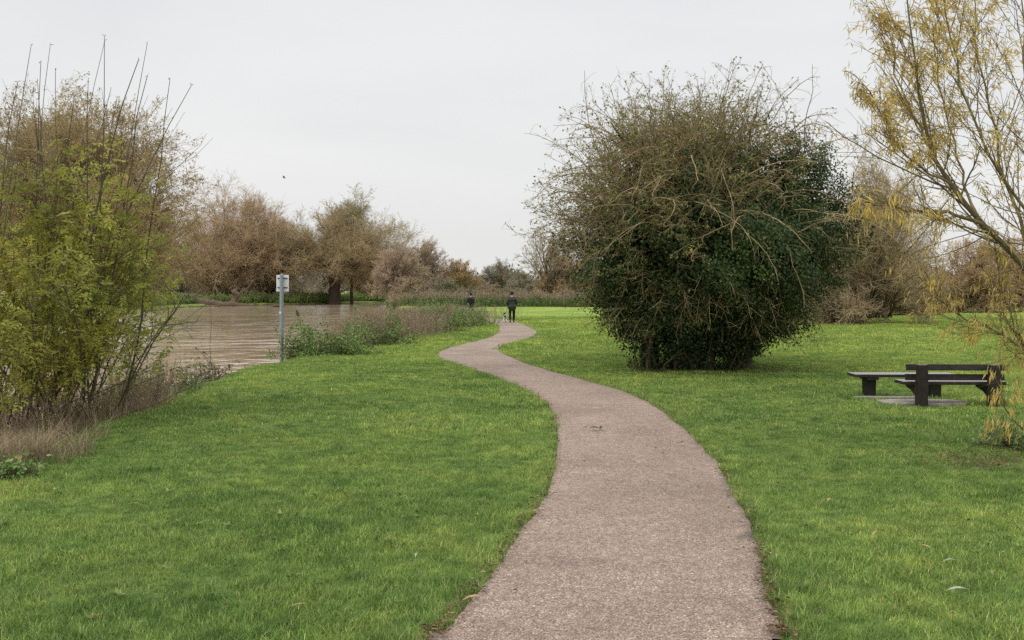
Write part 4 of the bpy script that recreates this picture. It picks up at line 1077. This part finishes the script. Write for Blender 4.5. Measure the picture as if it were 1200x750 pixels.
def ellipsoid(mb, c, r, seg=18, ring=12, zmin=-1.0, push=None):
    V, Fq = [], []
    for i in range(ring + 1):
        ph = math.pi * i / ring
        for j in range(seg):
            th = 2 * math.pi * j / seg
            x, y, z = math.sin(ph) * math.cos(th), math.sin(ph) * math.sin(th), max(math.cos(ph), zmin)
            if push: x, y, z = push(x, y, z)
            V.append((c[0] + x * r[0], c[1] + y * r[1], c[2] + z * r[2]))
    for i in range(ring):
        for j in range(seg):
            Fq.append([i * seg + j, (i + 1) * seg + j, (i + 1) * seg + (j + 1) % seg, i * seg + (j + 1) % seg])
    mb.add(V, Fq)

def person(x, y, rz, label, legs, arms, hat='hat', pack=False, s=1.0, lean=.03):
    """faces +Y at rz = 0; legs: ((knee),(ankle)) for left and right; arms: ((elbow),(wrist))"""
    root = empty('person', (x, y, gz1(x, y) + .03), label, 'person', None, rz); root.scale = (s, s, s)
    hip = [(-.1, 0, .92), (.1, 0, .92)]; sh = [(-.19, lean * 2, 1.43), (.19, lean * 2, 1.43)]
    # body: one continuous figure
    V = [(0, 0, .95), (0, lean, 1.12), (0, lean * 1.6, 1.3), (0, lean * 2, 1.45), (0, lean * 2.3, 1.53), (0, lean * 3, 1.6), (0, lean * 3 + .015, 1.68), (0, lean * 3 + .01, 1.74)]
    R = [.13, .12, .135, .09, .055, .075, (.083, .098), (.055, .065)]
    E = [(i, i + 1) for i in range(7)]
    def add(p, r, to):
        V.append(p); R.append(r); E.append((to, len(V) - 1)); return len(V) - 1
    for k in (0, 1):
        h = add(hip[k], .09, 0); kn = add(legs[k][0], .058, h); an = add(legs[k][1], .04, kn); add((legs[k][1][0], legs[k][1][1] + .14, max(.035, legs[k][1][2] - .05)), .036, an)
        s_ = add(sh[k], .06, 3); el = add(arms[k][0], .042, s_); wr = add(arms[k][1], .028, el)
        e, w = np.array(arms[k][0]), np.array(arms[k][1]); fd = nrm((w - e)[None])[0]; sd = np.array([1, 0, 0.0]); sd = nrm((sd - fd * (sd @ fd))[None])[0]; dn = np.cross(fd, sd)
        pm = add(tuple(w + fd * .07), (.04, .02), wr)
        for f, (o, l) in enumerate([(-.030, .062), (-.010, .075), (.010, .07), (.030, .055)]):
            a = add(tuple(w + fd * .095 + sd * o), .0095, pm); b = add(tuple(w + fd * (.095 + l * .55) + sd * o * 1.05 + dn * .012), .0085, a); add(tuple(w + fd * (.095 + l * .9) + sd * o + dn * .04), .007, b)
        q = 1 if k == 0 else -1
        a = add(tuple(w + fd * .045 + sd * .04 * q), .011, pm); add(tuple(w + fd * .085 + sd * .062 * q + dn * .02), .009, a)
    body = skin_mesh('body', V, E, R, M['skin'], root, 0, 1)
    # face
    fy = lean * 3 + .105
    mb = MB()
    ellipsoid(mb, (0, fy + .008, 1.655), (.014, .022, .024), 10, 8)
    mb.build('nose', M['skin'], root)
    for q in (-1, 1):
        mb = MB(); ellipsoid(mb, (.033 * q, fy - .012, 1.68), (.013, .010, .008), 10, 8); mb.build('eye', M['white'], root)
        mb = MB(); ellipsoid(mb, (.084 * q, lean * 3, 1.665), (.012, .02, .032), 10, 8); mb.build('ear', M['skin'], root)
    mb = MB(); ellipsoid(mb, (0, fy - .012, 1.612), (.024, .008, .006), 10, 6); mb.build('mouth', plain('lips', (.35, .15, .12)), root)
    mb = MB(); ellipsoid(mb, (0, lean * 3 - .012, 1.685), (.094, .112, .115), 18, 12, -.45); mb.build('hair', M['hair'], root)
    # clothes
    mb = MB(); ellipsoid(mb, (0, lean * 3 - .004, 1.705), (.104, .122, .112), 18, 12, -.12); mb.build('hat', M[hat], root)
    V = [(0, 0, .66), (0, lean * .4, .92), (0, lean, 1.12), (0, lean * 1.6, 1.3), (0, lean * 2, 1.44), (0, lean * 2.2, 1.53)]
    R = [(.26, .185), (.25, .185), (.235, .175), (.245, .175), (.165, .13), (.095, .095)]; E = [(i, i + 1) for i in range(5)]
    for k in (0, 1):
        s_ = len(V); V.append((sh[k][0] * 1.02, sh[k][1], sh[k][2])); R.append(.092); E.append((4, s_))
        V.append(arms[k][0]); R.append(.072); E.append((s_, s_ + 1))
        e, w = np.array(arms[k][0]), np.array(arms[k][1]); V.append(tuple(e + (w - e) * .97)); R.append(.054); E.append((s_ + 1, s_ + 2))
    skin_mesh('coat', V, E, R, M['jacket'], root, 2)
    V = [(0, 0, .98), (0, 0, .9)]; R = [.16, .15]; E = [(0, 1)]
    for k in (0, 1):
        h = len(V); V.append((hip[k][0], 0, .86)); R.append(.115); E.append((1, h))
        V.append(legs[k][0]); R.append(.085); E.append((h, h + 1))
        kn, an = np.array(legs[k][0]), np.array(legs[k][1]); V.append(tuple(kn + (an - kn) * .93)); R.append(.066); E.append((h + 1, h + 2))
    skin_mesh('trousers', V, E, R, M['trousers'], root, 0)
    for k in (0, 1):
        a = np.array(legs[k][1]); tilt = max(0, a[2] - .09)
        skin_mesh('boot', [a + [0, -.0, .04], a + [0, -.005, -.03], a + [0, .09, -.045 - tilt * .5], a + [0, .165, -.05 - tilt * .7]], [(0, 1), (1, 2), (2, 3)], [.055, .052, (.048, .036), (.04, .028)], M['boots'], root, 0, 1)
    if pack:
        mb = MB(); box(mb, (0, -.2 + lean, 1.22), (.3, .16, .44), None, 0, .05); mb.build('rucksack', M['rucksack'], root)
    return root

px, py = gp(600, 379.2)
person(px, py, math.radians(3), 'person in a dark coat and hat walking away along the path', [((-.115, .07, .49), (-.105, -.1, .1)), ((.115, .12, .5), (.11, .2, .09))], [((-.3, -.05, 1.14), (-.25, .18, 1.02)), ((.3, -.02, 1.15), (.2, .22, 1.1))])
qx, qy = gp(551.5, 371.2)
person(qx, qy, math.radians(-12), 'person in dark clothes half hidden by the bank weeds at the path bend', [((-.11, .05, .49), (-.11, -.06, .1)), ((.115, .1, .5), (.11, .12, .09))], [((-.28, -.02, 1.14), (-.22, .2, 1.05)), ((.28, -.04, 1.14), (.27, .05, .9))], 'hat', True, .98, .04)

def dog(x, y, rz, label):
    root = empty('dog', (x, y, gz1(x, y) + .03), label, 'dog', None, rz)
    V = [(0, -.2, .36), (0, -.05, .34), (0, .14, .35), (0, .24, .42), (0, .3, .49), (0, .37, .50), (0, .45, .475), (0, -.28, .38), (0, -.36, .46), (0, -.38, .54)]
    R = [(.085, .09), (.085, .08), (.095, .11), .065, .06, (.058, .056), .028, .03, .018, .010]
    E = [(0, 1), (1, 2), (2, 3), (3, 4), (4, 5), (5, 6), (0, 7), (7, 8), (8, 9)]
    def ch(a, pts, rr):
        p = a
        for q, r in zip(pts, rr): V.append(q); R.append(r); E.append((p, len(V) - 1)); p = len(V) - 1
    for s, o in ((-1, .04), (1, -.05)):
        ch(0, [(.07 * s, -.17 + o * .3, .27), (.075 * s, -.13 + o, .2), (.075 * s, -.24 + o, .12), (.075 * s, -.22 + o, .03), (.075 * s, -.18 + o, .02)], [.06, .038, .022, .019, .02])
        ch(2, [(.065 * s, .15 - o * .3, .25), (.068 * s, .12 - o, .15), (.068 * s, .14 - o, .03), (.068 * s, .18 - o, .02)], [.045, .026, .02, .021])
        ch(5, [(.05 * s, .335, .56), (.06 * s, .33, .50)], [.02, .012])
    m, nt, out = mat('black_and_white_coat')
    tc = nt.nodes.new('ShaderNodeTexCoord'); n = noise(nt, 5, 2, .5, tc.outputs['Object'])
    sep = nt.nodes.new('ShaderNodeSeparateXYZ'); nt.links.new(tc.outputs['Object'], sep.inputs[0])
    ad = nt.nodes.new('ShaderNodeMath'); ad.operation = 'MULTIPLY_ADD'; ad.inputs[1].default_value = .9; nt.links.new(n, ad.inputs[0]); nt.links.new(sep.outputs[2], ad.inputs[2])
    bsdf(nt, out, ramp(nt, ad.outputs[0], [(.80, (.62, .6, .57)), (.84, (.018, .017, .016))]), .8, .2)
    skin_mesh('body', V, E, R, m, root, 1)
    for s in (-1, 1):
        mb = MB(); ellipsoid(mb, (.035 * s, .405, .52), (.009, .008, .009), 8, 6); mb.build('eye', M['boots'], root)
    mb = MB(); ellipsoid(mb, (0, .478, .478), (.014, .012, .011), 8, 6); mb.build('nose', M['boots'], root)
dx_, dy_ = px - .42, py + .25
dog(dx_, dy_, math.radians(4), 'small black and white dog walking at the left of the person on the path')
lz = gz1(px, py) + .03
a = np.array([px - .25 - .0, py + .26, lz + 1.0]); b = np.array([dx_ + .02, dy_ + .2, gz1(dx_, dy_) + .03 + .5]); t = np.linspace(0, 1, 9)[:, None]
o = MB(); tubes(o, a + (b - a) * t - np.array([0, 0, 1]) * (t * (1 - t)) * .25, np.full(9, .008), 5); tag(o.build('dog_lead', M['leash'], loc=a), 'thin dark lead between the walker and the dog', 'lead').location = a

# bird in the sky
def bird():
    p = np.array(at(333, 208.5, 60)); root = empty('bird', p, 'tiny dark bird flying in the grey sky above the far trees', 'bird'); root.scale = (.55,) * 3
    mb = MB(); ellipsoid(mb, (0, 0, 0), (.16, .05, .05), 12, 8, -1, lambda x, y, z: (x, y * (1 - .5 * max(0, -x)), z * (1 - .4 * max(0, -x))))
    ellipsoid(mb, (.17, 0, .02), (.05, .035, .035), 10, 6)
    mb.add([(-.14, -.02, 0), (-.14, .02, 0), (-.28, .05, 0), (-.28, -.05, 0)], [[0, 1, 2, 3]])
    mb.build('body', M['bird'], root)
    for s in (-1, 1):
        mb = MB(); t = np.linspace(0, 1, 6)
        V = [(.06 - .06 * a_, s * .5 * a_ * .8, .22 * math.sin(a_ * 2.2)) for a_ in t] + [(-.09 - .08 * a_ + .05 * a_ * a_, s * .5 * a_ * .8, .22 * math.sin(a_ * 2.2) - .01) for a_ in t]
        mb.add(V, [[i, i + 1, 7 + i, 6 + i] for i in range(5)]); mb.build('wing', M['bird'], root)
bird()

# ------------------------------------------------------------------ fallen leaves
def litter():
    mb = MB(); P = []
    e = np.vstack([EL, ER]); e = e[(e[:, 1] > 3.5) & (e[:, 1] < 22)]
    w = e[:, 1] ** -.3; i = rng.choice(len(e), 1300, p=w / w.sum()); P.append(e[i] + rng.normal(0, .035, (1300, 2)))
    P.append(np.column_stack([rng.normal(5.25, .5, 800), rng.normal(11.1, .45, 800)]))
    P.append(np.column_stack([rng.uniform(1.5, 7, 220), rng.uniform(5, 14, 220)]))
    P.append(np.column_stack([rng.uniform(-6, 1.5, 130), rng.uniform(5, 19, 130)]))
    P.append(np.column_stack([rng.normal(6.6, .9, 160), rng.normal(23.3, .5, 160)])); P.append(np.column_stack([rng.normal(4.4, 1.4, 260), rng.normal(23.2, .5, 260)]))
    P = np.concatenate(P); n = len(P); sd = path_sd(P[:, 0], P[:, 1])
    z = gz(P[:, 0], P[:, 1]) + np.where(sd < -.02, .045, .05 + .02 * rng.random(n))
    a = rng.random(n) * 6.283; ax = np.column_stack([np.cos(a), np.sin(a), rng.normal(0, .2, n)])
    leaves(mb, np.column_stack([P, z]), ax, rng.uniform(.018, .052, n), rng.uniform(.008, .02, n), 0, nd=np.tile([0, 0, 1.0], (n, 1)), fold=.25)
    tag(mb.build('leaf_litter', M['litter']), 'small brown fallen leaves along the path edges and under the trees', kind='stuff')
litter()

def lawn_weeds():
    mb = MB(); P = np.concatenate([np.column_stack([rng.uniform(-7, 8, 200), rng.uniform(4.3, 19, 200)]), np.column_stack([rng.normal(-2.5, 1.2, 60), rng.normal(8.5, 1.2, 60)]), np.column_stack([rng.normal(4.0, 1.0, 70), rng.normal(7.5, 1.0, 70)])])
    P = P[(path_sd(P[:, 0], P[:, 1]) > .12) & (river_sd(P[:, 0], P[:, 1]) > .8)]; n = len(P); k = 9
    a = rng.random((n, k)) * 6.283; q = np.repeat(np.column_stack([P, gz(P[:, 0], P[:, 1]) + .02]), k, 0); a = a.ravel()
    sc = np.repeat(rng.uniform(.6, 1.4, n), k)
    ax = np.column_stack([np.cos(a), np.sin(a), rng.uniform(.3, 1.1, n * k)])
    leaves(mb, q, ax, sc * rng.uniform(.025, .05, n * k), sc * rng.uniform(.010, .018, n * k), 0, np.clip(np.repeat(rng.random(n), k) * .8 + rng.random(n * k) * .2, 0, 1), nd=np.tile([0, 0, 1.0], (n * k, 1)))
    tag(mb.build('lawn_weeds', M['herb_leaf']), 'small broad leaved weeds dotted through the lawn grass', kind='stuff')
lawn_weeds()

def fallen_leaf(u, v, l, w, rz, material, label, group='larger fallen leaves on the grass'):
    x, y = gp(u, v); mb = MB(); t = np.linspace(0, 1, 9); V = []
    for k in t:
        hw = w / 2 * math.sin(math.pi * min(.999, k * .97 + .02)) ** .8; zz = .012 * math.sin(k * 3.1) + .01 * k
        V += [(l * (k - .5), -hw, zz + hw * .35), (l * (k - .5), 0, zz), (l * (k - .5), hw, zz + hw * .35)]
    q = []
    for i in range(8):
        for j in (0, 1): q.append([i * 3 + j, i * 3 + j + 1, i * 3 + j + 4, i * 3 + j + 3])
    mb.add(V, q); o = mb.build('fallen_leaf', M[material]); o.location = (x, y, gz1(x, y) + .062); o.rotation_euler = (rng.normal(0, .12), rng.normal(0, .12), rz)
    tag(o, label, 'leaf', group)
fallen_leaf(1122, 703, .135, .03, .08, 'pale_leaf', 'pale grey leaf with an amber leaf lying against it on the right lawn')
fallen_leaf(1120, 697, .07, .016, -.6, 'amber_leaf', 'small amber leaf touching the pale grey leaf on the right lawn')
fallen_leaf(1113, 667, .11, .026, -.15, 'pale_leaf', 'pale grey leaf lying alone on the right lawn')
fallen_leaf(1083, 649, .1, .022, -.7, 'amber_leaf', 'amber leaf lying above the pale leaves on the right lawn')
fallen_leaf(1026, 632, .08, .018, .6, 'amber_leaf', 'small amber leaf nearest the path on the right lawn')
fallen_leaf(972, 590, .1, .02, .9, 'amber_leaf', 'dull amber leaf beside the right path edge')
fallen_leaf(121, 533, .11, .05, .3, 'amber_leaf', 'broad yellow leaf on the left lawn near the dry grass')
fallen_leaf(488, 660, .06, .014, 1.4, 'pale_leaf', 'pale dry leaf on the left lawn close to the path')
fallen_leaf(325, 520, .07, .02, .5, 'pale_leaf', 'pale dry leaf in the middle of the left lawn')
fallen_leaf(352, 722, .12, .02, .4, 'amber_leaf', 'yellow straw coloured leaf at the front of the left lawn')

M['dark_leaf'] = plain('dark_wet_leaf', (.05, .032, .022), .6, .3, .3, 40)
fallen_leaf(697, 507, .16, .06, .1, 'dark_leaf', 'dark wet leaf lying in the middle of the path', 'dead leaves on the path')
fallen_leaf(705, 506.5, .09, .05, 1.0, 'dark_leaf', 'smaller dark leaf touching the dark wet leaf in the middle of the path', 'dead leaves on the path')
fallen_leaf(650, 584, .07, .03, .4, 'dark_leaf', 'dark leaf at the left side of the path below its narrowest bend', 'dead leaves on the path')
fallen_leaf(800, 521, .07, .04, .7, 'dark_leaf', 'dark leaf near the right edge of the path', 'dead leaves on the path')
fallen_leaf(552, 713, .12, .025, .2, 'amber_leaf', 'amber straw coloured leaf on the left path edge at the front', 'dead leaves on the path')
# ------------------------------------------------------------------ light, sky, camera
def world():
    w = bpy.data.worlds.new('World'); scn.world = w; w.use_nodes = True
    nt = w.node_tree; nt.nodes.clear()
    out = nt.nodes.new('ShaderNodeOutputWorld'); bg = nt.nodes.new('ShaderNodeBackground')
    sky = nt.nodes.new('ShaderNodeTexSky'); sky.sky_type = 'NISHITA'; sky.sun_disc = False
    sky.sun_elevation = SUN_EL; sky.sun_rotation = SUN_AZ
    tc = nt.nodes.new('ShaderNodeTexCoord'); sep = nt.nodes.new('ShaderNodeSeparateXYZ'); nt.links.new(tc.outputs['Generated'], sep.inputs[0])
    # overcast layer: a little brighter with height, as a clouded sky is
    oc = ramp(nt, sep.outputs[2], [(0, (.84, .835, .82)), (.12, (.865, .865, .855)), (.3, (.85, .862, .872)), (.6, (1.45, 1.46, 1.48)), (1, (2.1, 2.12, 2.15))])
    mp = nt.nodes.new('ShaderNodeMapping'); mp.inputs['Scale'].default_value = (1.3, 1.3, 4); nt.links.new(tc.outputs['Generated'], mp.inputs['Vector'])
    cl = ramp(nt, noise(nt, 1.6, 4, .5, mp.outputs[0], .3), [(.3, (.93, .934, .942)), (.7, (1.035, 1.035, 1.03))])
    oc = mixc(nt, 1.0, oc, cl, 'MULTIPLY')
    sk = mixc(nt, 1.0, sky.outputs[0], (.1, .1, .1), 'MULTIPLY')
    nt.links.new(mixc(nt, .94, sk, oc), bg.inputs[0]); bg.inputs[1].default_value = 1.0
    nt.links.new(bg.outputs[0], out.inputs[0])
SUN_EL, SUN_AZ = math.radians(52), math.radians(235)
world()
ld = bpy.data.lights.new('sun', 'SUN'); ld.energy = 1.0; ld.angle = math.radians(25); ld.color = (1, .97, .93)
so = bpy.data.objects.new('sun', ld); COL.objects.link(so); so.location = (-10, -10, 30)
sd_ = Vector((math.sin(SUN_AZ) * math.cos(SUN_EL), math.cos(SUN_AZ) * math.cos(SUN_EL), math.sin(SUN_EL)))
so.rotation_euler = sd_.to_track_quat('Z', 'Y').to_euler()

cd = bpy.data.cameras.new('camera'); co = bpy.data.objects.new('camera', cd); COL.objects.link(co)
cd.sensor_width = 36; cd.lens = 36 * F / 1200; cd.clip_end = 5000; cd.clip_start = .05
cd.shift_y = -(375 - HZ) / 1200
co.location = (0, 0, EYE); co.rotation_euler = (math.radians(90), 0, 0)
scn.camera = co
scn.view_settings.view_transform = 'Standard'; scn.view_settings.look = 'None'; scn.view_settings.exposure = 0
scn.cycles.use_denoising = False   # keep the crisp grain of leaves, twigs and grass
scn.cycles.max_bounces = 6; scn.cycles.diffuse_bounces = 3; scn.cycles.glossy_bounces = 2; scn.cycles.transmission_bounces = 3
